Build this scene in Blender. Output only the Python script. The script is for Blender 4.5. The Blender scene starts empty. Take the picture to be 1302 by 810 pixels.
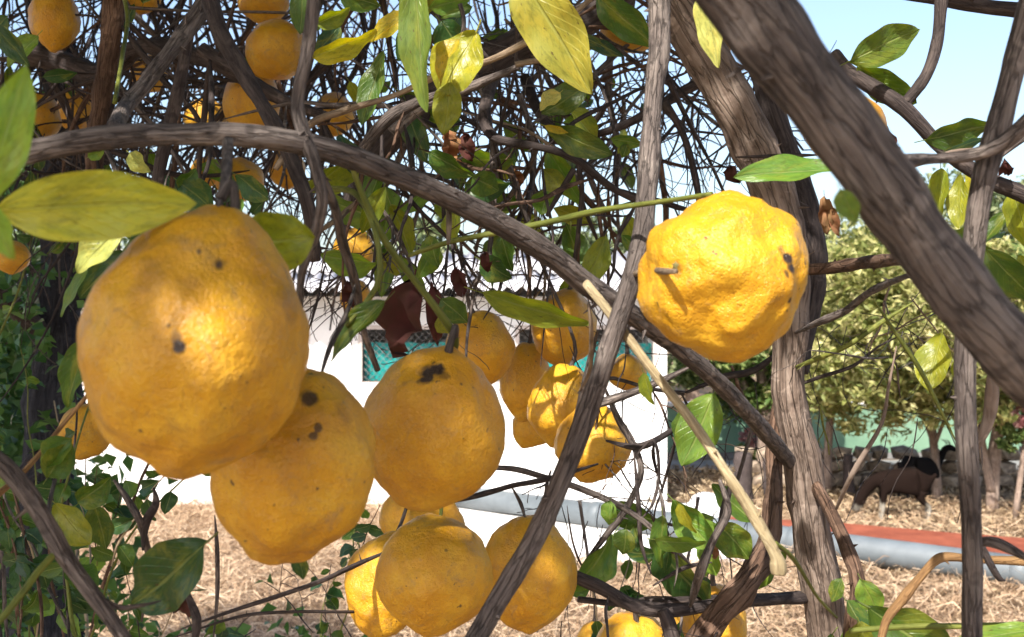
import bpy, bmesh, math, random
import numpy as np
from mathutils import Vector, Matrix, noise

R = math.radians
rnd = random.Random(7)
nrs = np.random.RandomState(11)
SC = bpy.context.scene
COL = SC.collection

# ------------------------------------------------------------------ camera
W, H, F, CZ = 1302.0, 810.0, 1396.0, 2.2
cam = bpy.data.cameras.new('camera')
cam.sensor_width = 36.0
cam.lens = 36.0 * F / W
cam.clip_start, cam.clip_end = 0.02, 500
cam.dof.use_dof = True
cam.dof.focus_distance = 1.05
cam.dof.aperture_fstop = 17.0
camo = bpy.data.objects.new('camera', cam)
camo.location = (0, 0, CZ)
camo.rotation_euler = (R(90), 0, 0)
COL.objects.link(camo)
SC.camera = camo

# ------------------------------------------------------------------ sky, sun, exposure
SUN_EL, SUN_AZ = 46.0, 24.0            # azimuth: degrees to the left of straight behind the camera
S = Vector((-math.sin(R(SUN_AZ)) * math.cos(R(SUN_EL)),
            -math.cos(R(SUN_AZ)) * math.cos(R(SUN_EL)), math.sin(R(SUN_EL))))
world = bpy.data.worlds.new('World')
SC.world = world
world.use_nodes = True
wn = world.node_tree
sky = wn.nodes.new('ShaderNodeTexSky')
sky.sky_type = 'NISHITA'
sky.sun_disc = False
sky.sun_elevation = R(SUN_EL)
sky.sun_rotation = R(180 + SUN_AZ)
sky.air_density, sky.dust_density, sky.ozone_density = 1.0, 3.2, 1.0
bg = wn.nodes['Background']
bg.inputs['Strength'].default_value = 0.15
wn.links.new(sky.outputs[0], bg.inputs[0])
sun = bpy.data.lights.new('sun', 'SUN')
sun.energy, sun.angle, sun.color = 4.2, R(0.53), (1.0, 0.95, 0.86)
suno = bpy.data.objects.new('sun', sun)
suno.rotation_euler = S.to_track_quat('Z', 'Y').to_euler()
suno.location = S * 30
COL.objects.link(suno)
vs = SC.view_settings
vs.view_transform, vs.look, vs.gamma = 'Standard', 'None', 1.0
vs.exposure = 1.12
vs.use_curve_mapping = False
SC.cycles.use_denoising = True
SC.cycles.use_adaptive_sampling = True
SC.cycles.adaptive_threshold = 0.02
SC.cycles.max_bounces = 4
SC.cycles.diffuse_bounces = 3
SC.cycles.transparent_max_bounces = 4

# ------------------------------------------------------------------ helpers
def P(px, py, d):
    return Vector(((px - W / 2) / F * d, d, CZ - (py - H / 2) / F * d))

def GX(px, d):
    return (px - W / 2) / F * d

def link(o, parent=None):
    COL.objects.link(o)
    if parent is not None:
        o.parent = parent
        o.matrix_parent_inverse = Matrix.Translation(-parent.location) if parent.rotation_euler.z == 0 else parent.matrix_basis.inverted()
    return o

def tag(o, label=None, cat=None, group=None, kind=None):
    if label: o['label'] = label
    if cat: o['category'] = cat
    if group: o['group'] = group
    if kind: o['kind'] = kind
    return o

def thing(name, loc, label, cat, group=None):
    o = bpy.data.objects.new(name, None)
    o.empty_display_size = 0.1
    o.location = loc
    COL.objects.link(o)
    return tag(o, label, cat, group)

def mesh(name, v, f, mat, smooth=True, uv=None):
    me = bpy.data.meshes.new(name)
    me.from_pydata([tuple(p) for p in v], [], f)
    if smooth:
        me.polygons.foreach_set('use_smooth', [True] * len(me.polygons))
    if uv is not None:
        l = me.uv_layers.new(name='UVMap')
        idx = np.empty(len(me.loops), dtype=np.int32)
        me.loops.foreach_get('vertex_index', idx)
        l.data.foreach_set('uv', np.asarray(uv, dtype=np.float32)[idx].ravel())
    if mat: me.materials.append(mat)
    me.update()
    return me

def obj(name, me, parent=None):
    return link(bpy.data.objects.new(name, me), parent)

def bm_obj(name, bm, mat, parent=None, smooth=False):
    me = bpy.data.meshes.new(name)
    bm.to_mesh(me); bm.free()
    if smooth:
        me.polygons.foreach_set('use_smooth', [True] * len(me.polygons))
    me.materials.append(mat)
    return obj(name, me, parent)

def box_bm(x0, x1, y0, y1, z0, z1, bev=0.0):
    bm = bmesh.new()
    bmesh.ops.create_cube(bm, size=1, matrix=Matrix.Translation(((x0+x1)/2, (y0+y1)/2, (z0+z1)/2)) @ Matrix.Diagonal((x1-x0, y1-y0, z1-z0, 1)))
    if bev > 0:
        bmesh.ops.bevel(bm, geom=bm.edges[:], offset=bev, segments=2, affect='EDGES')
    return bm

# ------------------------------------------------------------------ materials
class NT:
    def __init__(s, name):
        s.m = bpy.data.materials.new(name); s.m.use_nodes = True
        s.t = s.m.node_tree; s.b = s.t.nodes['Principled BSDF']; s.out = s.t.nodes['Material Output']
    def n(s, typ, **kw):
        nd = s.t.nodes.new('ShaderNode' + typ)
        for k, v in kw.items():
            if k in nd.inputs: nd.inputs[k].default_value = v
            else: setattr(nd, k, v)
        return nd
    def l(s, a, b): s.t.links.new(a, b)
    def coord(s, which='Object', scale=(1, 1, 1)):
        c = s.n('TexCoord'); mp = s.n('Mapping'); mp.inputs['Scale'].default_value = scale
        s.l(c.outputs[which], mp.inputs['Vector']); return mp.outputs[0]
    def noise(s, vec, scale, detail=4, rough=0.55, dist=0.0):
        nd = s.n('TexNoise'); nd.inputs['Scale'].default_value = scale; nd.inputs['Detail'].default_value = detail
        nd.inputs['Roughness'].default_value = rough; nd.inputs['Distortion'].default_value = dist
        s.l(vec, nd.inputs['Vector']); return nd.outputs['Fac']
    def ramp(s, fac, stops):
        r = s.n('ValToRGB'); cr = r.color_ramp
        while len(cr.elements) < len(stops): cr.elements.new(0.5)
        for e, (p, c) in zip(cr.elements, stops):
            e.position = p; e.color = (*c, 1) if len(c) == 3 else c
        s.l(fac, r.inputs[0]); return r.outputs[0]
    def mix(s, fac, a, b, mode='MIX'):
        m = s.n('Mix', data_type='RGBA', blend_type=mode)
        for sock, v in ((m.inputs[0], fac), (m.inputs[6], a), (m.inputs[7], b)):
            if hasattr(v, 'links'): s.l(v, sock)
            elif isinstance(v, (int, float)): sock.default_value = v
            else: sock.default_value = (*v, 1)
        return m.outputs[2]
    def math(s, op, a, b=0.0, clamp=False):
        m = s.n('Math', operation=op, use_clamp=clamp)
        for sock, v in ((m.inputs[0], a), (m.inputs[1], b)):
            if hasattr(v, 'links'): s.l(v, sock)
            else: sock.default_value = v
        return m.outputs[0]
    def bump(s, h, strength=0.3, dist=0.01):
        b = s.n('Bump'); b.inputs['Strength'].default_value = strength; b.inputs['Distance'].default_value = dist
        s.l(h, b.inputs['Height']); s.l(b.outputs[0], s.b.inputs['Normal'])
    def base(s, c): s.l(c, s.b.inputs['Base Color']) if hasattr(c, 'links') else setattr(s.b.inputs['Base Color'], 'default_value', (*c, 1))
    def rough(s, v): s.b.inputs['Roughness'].default_value = v
    def spec(s, v): s.b.inputs['Specular IOR Level'].default_value = v

def m_bark(name, dark, mid, light, rough=0.8, bump=0.5, fine=1.0):
    t = NT(name)
    v = t.coord('UV', (260 * fine, 28 * fine, 1))
    v2 = t.coord('Object', (1, 1, 1))
    n1 = t.noise(v, 1.0, 4, 0.65, 0.6)
    n2 = t.noise(v2, 22, 3, 0.6)
    n3 = t.noise(v2, 90, 2, 0.5)
    c = t.ramp(n1, [(0.25, dark), (0.5, mid), (0.78, light)])
    pale = t.ramp(n2, [(0.52, (0, 0, 0)), (0.68, (1, 1, 1))])
    c = t.mix(t.math('MULTIPLY', pale, 0.45), c, light)
    dk = t.ramp(n3, [(0.3, (1, 1, 1)), (0.42, (0, 0, 0))])
    c = t.mix(t.math('MULTIPLY', dk, 0.6), c, dark)
    n4 = t.noise(v2, 34, 3, 0.7, 0.5)
    c = t.mix(t.ramp(n4, [(0.6, (0, 0, 0)), (0.68, (0.5, 0.5, 0.5))]), c, tuple(min(1, x * 1.5) for x in light))
    n5 = t.noise(v2, 9, 3, 0.6)
    c = t.mix(t.ramp(n5, [(0.35, (0.6, 0.6, 0.6)), (0.55, (0, 0, 0))]), c, tuple(x * 0.55 for x in mid))
    vo = t.n('TexVoronoi', Scale=1.0, feature='DISTANCE_TO_EDGE')
    wv = t.n('VectorMath', operation='ADD'); nz = t.n('TexNoise', Scale=1.3, Detail=3.0); t.l(v, nz.inputs['Vector'])
    t.l(v, wv.inputs[0]); t.l(nz.outputs['Color'], wv.inputs[1]); t.l(wv.outputs[0], vo.inputs['Vector'])
    crack = t.ramp(vo.outputs['Distance'], [(0.0, (1, 1, 1)), (0.07, (0, 0, 0))])
    c = t.mix(t.math('MULTIPLY', crack, 0.42), c, dark)
    t.base(c); t.rough(rough); t.spec(0.25)
    n1 = t.math('SUBTRACT', n1, t.math('MULTIPLY', crack, 0.5))
    t.bump(t.math('ADD', n1, t.math('MULTIPLY', n3, 0.6)), bump, 0.004)
    return t.m

def m_plain(name, a, b, scale=10, rough=0.7, bump=0.0, spec=0.4, metal=0.0, detail=5, coord='Object', st=(1, 1, 1), lo=0.35, hi=0.65):
    t = NT(name)
    v = t.coord(coord, st)
    n1 = t.noise(v, scale, detail, 0.6)
    t.base(t.ramp(n1, [(lo, a), (hi, b)])); t.rough(rough); t.spec(spec)
    t.b.inputs['Metallic'].default_value = metal
    if bump: t.bump(t.noise(v, scale * 3, 4), bump, 0.01)
    return t.m

def m_leaf(name, spots=True, rough=0.36, trans=0.35, veins=True, spec=0.5):
    """leaf colour comes from the object's own colour; veins, yellowing and spots on top"""
    t = NT(name)
    oi = t.n('ObjectInfo')
    uvn = t.n('TexCoord'); sep = t.n('SeparateXYZ'); t.l(uvn.outputs['UV'], sep.inputs[0])
    off = t.n('VectorMath', operation='ADD')
    t.l(uvn.outputs['UV'], off.inputs[0])
    rv = t.n('CombineXYZ'); t.l(t.math('MULTIPLY', oi.outputs['Random'], 37.0), rv.inputs[0]); t.l(oi.outputs['Random'], rv.inputs[2])
    t.l(rv.outputs[0], off.inputs[1])
    c = oi.outputs['Color']
    blotch = t.noise(off.outputs[0], 3.2, 4, 0.6)
    hs = t.n('HueSaturation', Saturation=1.05, Value=1.35); hs.inputs['Hue'].default_value = 0.475
    t.l(c, hs.inputs['Color'])
    c = t.mix(t.ramp(blotch, [(0.42, (0, 0, 0)), (0.62, (0.8, 0.8, 0.8))]), c, hs.outputs[0])
    if veins:
        vv = t.math('ABSOLUTE', t.math('SUBTRACT', sep.outputs[1], 0.5))
        mid = t.ramp(vv, [(0.012, (1, 1, 1)), (0.035, (0, 0, 0))])
        wv = t.math('ADD', t.math('MULTIPLY', sep.outputs[0], 9.0), t.math('MULTIPLY', vv, -6.0))
        side = t.ramp(t.math('FRACT', wv), [(0.0, (0.5, 0.5, 0.5)), (0.1, (0, 0, 0))])
        vein = t.math('MAXIMUM', mid, t.math('MULTIPLY', side, 0.6))
        pale = t.mix(0.55, c, (0.42, 0.45, 0.16))
        c = t.mix(t.math('MULTIPLY', vein, 0.6), c, pale)
        t.bump(t.math('ADD', t.math('MULTIPLY', vein, -0.6), t.math('MULTIPLY', blotch, 0.8)), 0.55, 0.004)
    if spots:
        sp = t.noise(off.outputs[0], 17, 2, 0.5)
        c = t.mix(t.ramp(sp, [(0.66, (0, 0, 0)), (0.74, (0.8, 0.8, 0.8))]), c, (0.09, 0.055, 0.02))
        yl = t.noise(off.outputs[0], 1.6, 5, 0.7, 0.6)
        c = t.mix(t.ramp(yl, [(0.5, (0, 0, 0)), (0.68, (0.55, 0.55, 0.55))]), c, (0.30, 0.29, 0.04))
        mot = t.noise(off.outputs[0], 9, 5, 0.7)
        c = t.mix(t.ramp(mot, [(0.3, (0.5, 0.5, 0.5)), (0.5, (0, 0, 0))]), c, (0.05, 0.08, 0.012))
    t.base(c); t.rough(rough); t.spec(spec)
    tr = t.n('BsdfTranslucent'); mx = t.n('MixShader'); mx.inputs[0].default_value = trans
    h2 = t.n('HueSaturation', Saturation=1.15, Value=1.5); h2.inputs['Hue'].default_value = 0.485
    t.l(c, h2.inputs['Color']); t.l(h2.outputs[0], tr.inputs[0])
    t.l(t.b.outputs[0], mx.inputs[1]); t.l(tr.outputs[0], mx.inputs[2]); t.l(mx.outputs[0], t.out.inputs[0])
    return t.m

def m_foliage(name, cols, trans=0.3, rough=0.5, scale=2.0):
    """scattered foliage: colour differs leaf by leaf (random per island) and clump by clump"""
    t = NT(name)
    g = t.n('NewGeometry')
    cl = t.noise(t.coord('Object'), scale, 3)
    fac = t.math('ADD', t.math('MULTIPLY', g.outputs['Random Per Island'], 0.75), t.math('MULTIPLY', t.math('SUBTRACT', cl, 0.35), 0.7), True)
    n = len(cols)
    c = t.ramp(fac, [(i / (n - 1), cols[i]) for i in range(n)])
    t.base(c); t.rough(rough); t.spec(0.35)
    tr = t.n('BsdfTranslucent'); mx = t.n('MixShader'); mx.inputs[0].default_value = trans
    h2 = t.n('HueSaturation', Saturation=1.1, Value=1.4); t.l(c, h2.inputs['Color']); t.l(h2.outputs[0], tr.inputs[0])
    t.l(t.b.outputs[0], mx.inputs[1]); t.l(tr.outputs[0], mx.inputs[2]); t.l(mx.outputs[0], t.out.inputs[0])
    return t.m

def m_lemon(name, scars=(), stain=0.5, seed=0.0):
    """rough lemon peel: pitted, lumpy, brownish rind bloom; scars = (local point, radius) blemishes"""
    t = NT(name)
    tc = t.n('TexCoord'); oi = t.n('ObjectInfo')
    off = t.n('VectorMath', operation='ADD')
    rv = t.n('CombineXYZ')
    t.l(t.math('MULTIPLY', oi.outputs['Random'], 5.0), rv.inputs[0]); rv.inputs[1].default_value = seed
    t.l(tc.outputs['Object'], off.inputs[0]); t.l(rv.outputs[0], off.inputs[1])
    v = off.outputs[0]
    big = t.noise(v, 1.3, 4, 0.6)
    med = t.noise(v, 4.5, 5, 0.65)
    fine = t.noise(v, 20, 3, 0.6)
    c = t.ramp(big, [(0.3, (0.57, 0.26, 0.010)), (0.5, (0.67, 0.335, 0.014)), (0.7, (0.75, 0.425, 0.028))])
    c = t.mix(t.ramp(med, [(0.5, (0, 0, 0)), (0.72, (stain, stain, stain))]), c, (0.40, 0.215, 0.05))
    c = t.mix(t.ramp(fine, [(0.35, (0.35, 0.35, 0.35)), (0.5, (0, 0, 0))]), c, (0.54, 0.235, 0.008))
    speck = t.noise(v, 9, 2, 0.4)
    c = t.mix(t.ramp(speck, [(0.735, (0, 0, 0)), (0.76, (0.85, 0.85, 0.85))]), c, (0.06, 0.03, 0.015))
    # bloom of grey-brown rubbing
    rub = t.noise(v, 2.4, 6, 0.75, 0.8)
    c = t.mix(t.ramp(rub, [(0.56, (0, 0, 0)), (0.72, (0.75, 0.75, 0.75))]), c, (0.34, 0.20, 0.085))
    if scars:
        dn = t.n('TexNoise', Scale=7.0, Detail=4.0)
        t.l(tc.outputs['Object'], dn.inputs['Vector'])
        wob = t.math('MULTIPLY', t.math('SUBTRACT', dn.outputs['Fac'], 0.5), 0.55)
        for (p, r, k) in scars:
            d = t.n('VectorMath', operation='DISTANCE'); t.l(tc.outputs['Object'], d.inputs[0]); d.inputs[1].default_value = p
            dd = t.math('ADD', d.outputs['Value'], t.math('MULTIPLY', wob, r * 3.2))
            msk = t.ramp(t.math('DIVIDE', dd, r * 1.3), [(0.45, (k, k, k)), (0.85, (0, 0, 0))])
            c = t.mix(msk, c, (0.035, 0.02, 0.014))
    t.base(c); t.rough(0.37); t.spec(0.5)
    vo = t.n('TexVoronoi', Scale=30.0); t.l(v, vo.inputs['Vector'])
    pores = t.ramp(vo.outputs['Distance'], [(0.05, (0, 0, 0)), (0.4, (1, 1, 1))])
    vc = t.ramp(vo.outputs['Distance'], [(0.03, (0.28, 0.28, 0.28)), (0.2, (0, 0, 0))])
    c = t.mix(vc, c, (0.36, 0.16, 0.015)); t.base(c)
    h = t.math('ADD', t.math('MULTIPLY', pores, 0.17), t.math('ADD', t.math('MULTIPLY', med, 1.1), t.math('MULTIPLY', fine, 0.22)))
    t.bump(h, 0.6, 0.0042)
    return t.m

BARK = m_bark('bark_grey_brown', (0.034, 0.027, 0.026), (0.14, 0.112, 0.102), (0.29, 0.242, 0.215), 0.82, 0.85)
BARK_TRUNK = m_bark('bark_trunk', (0.055, 0.036, 0.028), (0.20, 0.145, 0.115), (0.38, 0.30, 0.25), 0.85, 0.9, 0.5)
BARK_RED = m_bark('bark_red_brown', (0.04, 0.022, 0.016), (0.13, 0.075, 0.05), (0.27, 0.17, 0.12), 0.85, 0.9, 0.6)
BARK_DARK = m_bark('bark_dark', (0.018, 0.014, 0.015), (0.058, 0.044, 0.042), (0.13, 0.10, 0.088))
BARK_TAN = m_bark('bark_tan', (0.10, 0.07, 0.05), (0.26, 0.19, 0.13), (0.42, 0.33, 0.24))
BARK_YELLOW = m_bark('bark_yellow_tan', (0.17, 0.12, 0.07), (0.42, 0.33, 0.19), (0.60, 0.51, 0.34))
BARK_ORANGE = m_bark('bark_orange_tan', (0.12, 0.06, 0.03), (0.34, 0.19, 0.08), (0.48, 0.30, 0.14))
GREEN_TWIG = m_bark('green_twig', (0.06, 0.07, 0.015), (0.15, 0.17, 0.03), (0.28, 0.27, 0.07), 0.6, 0.2)
LEAF = m_leaf('citrus_leaf')
LEAF_DRY = m_leaf('dry_leaf', False, 0.8, 0.12, False, 0.2)
VINE_LEAF = m_leaf('vine_leaf', False, 0.4, 0.3)
STALK = m_plain('dry_stalk', (0.25, 0.19, 0.12), (0.40, 0.31, 0.20), 30, 0.8)

# ------------------------------------------------------------------ tubes (branches, twigs, stems)
SAMPLES = []                             # points on the branches, so that fruit stalks can reach them

def catmull(pts, n):
    out = []
    m = len(pts)
    for i in range(m - 1):
        p0, p1, p2, p3 = pts[max(i-1, 0)], pts[i], pts[i+1], pts[min(i+2, m-1)]
        for k in range(n):
            u = k / n
            out.append(tuple(0.5 * ((2*b) + (-a + c)*u + (2*a - 5*b + 4*c - d)*u*u + (-a + 3*b - 3*c + d)*u**3)
                             for a, b, c, d in zip(p0, p1, p2, p3)))
    out.append(tuple(pts[-1]))
    return out

def tube_data(path, sides=8, wob=0.10, freq=30.0, seed=0.0):
    """path: list of (x, y, z, r)"""
    v, f, uv = [], [], []
    n = len(path)
    pos = [Vector(p[:3]) for p in path]
    up = Vector((0, 1, 0)); length = 0.0
    rm = sum(p[3] for p in path) / n
    t = (pos[1] - pos[0]).normalized()
    a = up.cross(t)
    if a.length < 1e-4: a = Vector((1, 0, 0)).cross(t)
    a.normalize()
    for i in range(n):
        t = (pos[min(i+1, n-1)] - pos[max(i-1, 0)])
        t = t.normalized() if t.length > 1e-9 else Vector((0, 0, 1))
        a = (a - t * a.dot(t))
        a = a.normalized() if a.length > 1e-6 else t.orthogonal().normalized()
        b = t.cross(a)
        if i: length += (pos[i] - pos[i-1]).length
        kn = 1.0 + wob * 1.1 * noise.noise(Vector((length * 25 + seed * 7, seed, 1.7))) + wob * 2.2 * max(0.0, noise.noise(Vector((length * 60 + seed * 3, 4.2, seed))) - .35)
        for k in range(sides):
            an = 2 * math.pi * k / sides
            d = a * math.cos(an) + b * math.sin(an)
            r = path[i][3] * kn
            r *= 1.0 + 1.3 * wob * noise.noise(pos[i] * freq + d * 1.3 + Vector((seed, 0, 0)))
            v.append(pos[i] + d * r)
            uv.append((an / (2 * math.pi) * 2 * math.pi * rm, length))
    for i in range(n - 1):
        for k in range(sides):
            k2 = (k + 1) % sides
            f.append((i*sides + k, i*sides + k2, (i+1)*sides + k2, (i+1)*sides + k))
    f.append(tuple(range(sides - 1, -1, -1)))
    f.append(tuple(range((n-1)*sides, n*sides)))
    return v, f, uv

def merge(datas):
    V, Fc, U = [], [], []
    for v, f, uv in datas:
        o = len(V)
        V.extend(v); U.extend(uv); Fc.extend(tuple(i + o for i in q) for q in f)
    return V, Fc, U

def px_path(pts, n=6):
    q = []
    for (x, y, d, w) in pts:
        p = P(x, y, d)
        q.append((p.x, p.y, p.z, w * 0.5 * d / F))
    return catmull(q, n)

def branch(name, pts, mat, parent, sides=10, wob=0.10, n=7, sample=True):
    if name == 'twig': pts = [(*q[:3], q[3] * (.4 if k in (0, len(pts) - 1) else 1)) for k, q in enumerate(pts)]
    path = px_path(pts, n)
    v, f, uv = tube_data(path, sides, wob, 40.0, rnd.random() * 50)
    if sample and len(pts) > 3:                      # thorns and stubs left by old side shoots
        ds = [(v, f, uv)]
        tot = sum((Vector(a[:3]) - Vector(b[:3])).length for a, b in zip(path, path[1:]))
        for k in range(int(tot / .085)):
            q = path[rnd.randrange(2, len(path) - 2)]
            dv = Vector((rnd.uniform(-1, 1), rnd.uniform(-.8, .2), rnd.uniform(-.6, 1))).normalized()
            c = Vector(q[:3]); L = q[3] + rnd.uniform(.002, .011); r_ = min(.0016, q[3] * .35)
            ds.append(tube_data([(*c, r_ * 1.5), (*(c + dv * (q[3] * .95)), r_), (*(c + dv * L), r_ * .12)], 5, .1))
        v, f, uv = merge(ds)
    if sample:
        SAMPLES.extend([Vector(p[:3]) for p in path])
    return obj(name, mesh(name, v, f, mat, True, uv), parent)

# ------------------------------------------------------------------ leaves
def leaf_data(nl=8, nw=4, fold=0.25, curl=0.15, wave=0.05, twist=0.0, shape=0.9, seed=0.0, petiole=True, crumple=0.0):
    """unit leaf: base at the origin, tip at +X, blade across Y, normal +Z"""
    v, f, uv = [], [], []
    for i in range(nl + 1):
        u = i / nl
        hw = 0.5 * (math.sin(math.pi * (u ** shape)) ** 0.75)
        if i == 0: hw = 0.02
        if i == nl: hw = 0.004
        cz = -curl * (u - 0.15) ** 2 + 0.02 * math.sin(u * 7 + seed)
        cy = 0.05 * math.sin(u * 3 + seed)
        tw = twist * (u - 0.3)
        for j in range(nw + 1):
            s = j / nw * 2 - 1
            y = s * hw
            z = fold * abs(y) + wave * math.sin(u * 15 + seed + s * 2) * abs(s) * 0.5
            if crumple:
                z += crumple * noise.noise(Vector((u * 4, s * 1.6, seed)))
                y *= 1.0 - 0.4 * crumple
            y2 = y * math.cos(tw) - z * math.sin(tw); z2 = y * math.sin(tw) + z * math.cos(tw)
            v.append((u + (crumple * 0.3 * noise.noise(Vector((u * 5, s, seed + 9))) if crumple else 0), cy + y2, cz + z2))
            uv.append((u, 0.5 + s * 0.5))
    w = nw + 1
    for i in range(nl):
        for j in range(nw):
            f.append((i*w + j, (i+1)*w + j, (i+1)*w + j + 1, i*w + j + 1))
    if petiole:
        o = len(v); r = 0.012
        for (x, z) in ((-0.16, 0.03), (0.02, cz * 0)):
            for k in range(3):
                an = k * 2.094
                v.append((x, r * math.cos(an) * 1.6, z + r * math.sin(an))); uv.append((0, 0.5))
        for k in range(3):
            k2 = (k + 1) % 3
            f.append((o + k, o + k2, o + 3 + k2, o + 3 + k))
    return v, f, uv

def leaf_variant(mat, i, nl=8, **kw):
    v, f, uv = leaf_data(nl, 4, [.2, .4, .3, .55, .25, .4, .2][i], [.2, .35, -.25, .4, .6, .12, .3][i], .10,
                         [0, .5, -.4, .8, .2, -.8, .3][i], [.9, .85, .95, .8, .9, .85, 1.0][i], i * 1.7, **kw)
    return mesh('leaf', v, f, mat, True, uv)
LEAF_ME = [leaf_variant(LEAF, i) for i in range(7)]
LEAF_HI = [leaf_variant(LEAF, i, 20) for i in range(7)]        # for the few large near leaves
VINE_ME = [leaf_variant(VINE_LEAF, i) for i in range(7)]
DRY_ME = [leaf_variant(LEAF_DRY, i, crumple=0.45) for i in range(7)]

GREENS = {'g': (0.055, 0.115, 0.018), 'dg': (0.025, 0.075, 0.018), 'yg': (0.20, 0.24, 0.028), 'y': (0.45, 0.40, 0.035),
          'ly': (0.52, 0.52, 0.14), 'lg': (0.11, 0.21, 0.035), 'br': (0.075, 0.034, 0.025), 'or': (0.24, 0.13, 0.06), 'bg': (0.03, 0.075, 0.045)}

def set_axes(o, base, xdir, normal, L, wd, thick=None):
    x = xdir.normalized()
    z = (normal - x * normal.dot(x)); z = z.normalized() if z.length > 1e-5 else x.orthogonal().normalized()
    y = z.cross(x)
    m = Matrix((x, y, z)).transposed().to_4x4()
    o.matrix_world = Matrix.Translation(base) @ m @ Matrix.Diagonal((L, wd, thick or L, 1))

def leaf(parent, x0, y0, x1, y1, w, d, col='g', roll=0.0, dd=0.0, var=None, name='leaf', pool=None):
    a, b = P(x0, y0, d), P(x1, y1, d + dd)
    ax = b - a
    nrm = (Vector((0, 0, CZ)) - (a + b) / 2).normalized()
    nrm = Matrix.Rotation(R(roll), 3, ax.normalized()) @ nrm
    pool = pool or (LEAF_HI if math.hypot(x1 - x0, y1 - y0) > 62 else LEAF_ME)
    o = bpy.data.objects.new(name, pool[rnd.randrange(7) if var is None else var])
    COL.objects.link(o)
    set_axes(o, a, ax, nrm, ax.length, w * d / F / max(0.35, abs(math.cos(R(roll)))), w * 1.6 * d / F)
    mw = o.matrix_world.copy()
    o.parent = parent
    o.matrix_parent_inverse = Matrix.Translation(-parent.location)
    o.matrix_basis = mw
    c = GREENS[col] if isinstance(col, str) else col
    k = rnd.uniform(0.85, 1.18)
    o.color = (c[0] * k * rnd.uniform(.9, 1.1), c[1] * k, c[2] * k, 1)
    return o

def leaf_cloud(centres, length, width, jit=0.3, flat=0.5, bent=True):
    """numpy: a mesh of little bent leaves (two quads each) at the given centres"""
    n = len(centres)
    c = np.asarray(centres, dtype=np.float32)
    d = nrs.normal(size=(n, 3)); d[:, 2] = d[:, 2] * 0.6 - 0.25; d /= np.linalg.norm(d, axis=1, keepdims=True)
    u = nrs.normal(size=(n, 3)); u[:, 2] = np.abs(u[:, 2]) + flat
    s = np.cross(d, u); s /= np.linalg.norm(s, axis=1, keepdims=True)
    up = np.cross(s, d)
    L = (length * (1 + jit * nrs.uniform(-1, 1, size=(n, 1)))); Wd = (width * (1 + jit * nrs.uniform(-1, 1, size=(n, 1))))
    bend = up * L * nrs.uniform(-0.25, 0.1, size=(n, 1))
    v = np.empty((n, 6, 3), dtype=np.float32)
    lift = up * Wd * 0.25
    v[:, 0] = c - d * L * .5
    v[:, 1] = c - d * L * .05 + s * Wd * .5 + lift
    v[:, 2] = c + d * L * .5 + bend
    v[:, 3] = c - d * L * .05 - s * Wd * .5 + lift
    v[:, 4] = c - d * L * .05
    v[:, 5] = c
    v = v[:, :5].reshape(-1, 3)
    base = (np.arange(n) * 5)[:, None]
    tris = np.array([[0, 4, 1], [1, 4, 2], [0, 3, 4], [4, 3, 2]])
    f = (base[:, None, :] + tris[None]).reshape(-1, 3)
    return v, f

def np_mesh(name, v, f, mat, smooth=False):
    me = bpy.data.meshes.new(name)
    me.vertices.add(len(v)); me.vertices.foreach_set('co', np.asarray(v, dtype=np.float32).ravel())
    k = f.shape[1]
    me.loops.add(f.size); me.loops.foreach_set('vertex_index', f.astype(np.int32).ravel())
    me.polygons.add(len(f)); me.polygons.foreach_set('loop_start', np.arange(0, f.size, k, dtype=np.int32))
    if smooth: me.polygons.foreach_set('use_smooth', np.ones(len(f), dtype=bool))
    me.update(calc_edges=True); me.validate()
    me.materials.append(mat)
    return me

# =================================================================== THE SETTING
g = NT('dry_soil')
gv = g.coord('Object')
gn = g.noise(gv, 1.2, 8, 0.65); gn2 = g.noise(gv, 14, 6, 0.7)
gc = g.ramp(gn, [(0.3, (0.13, 0.085, 0.055)), (0.5, (0.24, 0.17, 0.11)), (0.7, (0.36, 0.27, 0.18))])
gc = g.mix(g.ramp(gn2, [(0.35, (0.8, 0.8, 0.8)), (0.55, (0, 0, 0))]), gc, (0.09, 0.06, 0.04))
g.base(gc); g.rough(0.95); g.spec(0.1); g.bump(gn2, 0.8, 0.04)
gx = np.linspace(-160, 160, 81); gy = np.linspace(-40, 280, 81)
gverts = [(x, y, 0.0) for y in gy for x in gx]
gf = [(j*81+i, j*81+i+1, (j+1)*81+i+1, (j+1)*81+i) for j in range(80) for i in range(80)]
tag(obj('ground', mesh('ground', gverts, gf, g.m)), kind='structure')

ROAD = m_plain('asphalt', (0.16, 0.155, 0.15), (0.24, 0.235, 0.23), 6, 0.9, 0.3)
bm = bmesh.new()
vv = [bm.verts.new(p) for p in ((-30, 15.7, .004), (40, 15.7, .004), (40, 17.05, .004), (-30, 17.05, .004))]
bm.faces.new(vv)
tag(bm_obj('road', bm, ROAD), kind='structure')
APRON = m_plain('limewashed_concrete', (0.62, 0.60, 0.57), (0.80, 0.78, 0.76), 3, 0.9, 0.2)
bm = box_bm(GX(560, 11), 2.35, 9.9, 12.93, -0.05, 0.03, 0.01)
tag(bm_obj('concrete_apron', bm, APRON), kind='structure')

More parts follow.
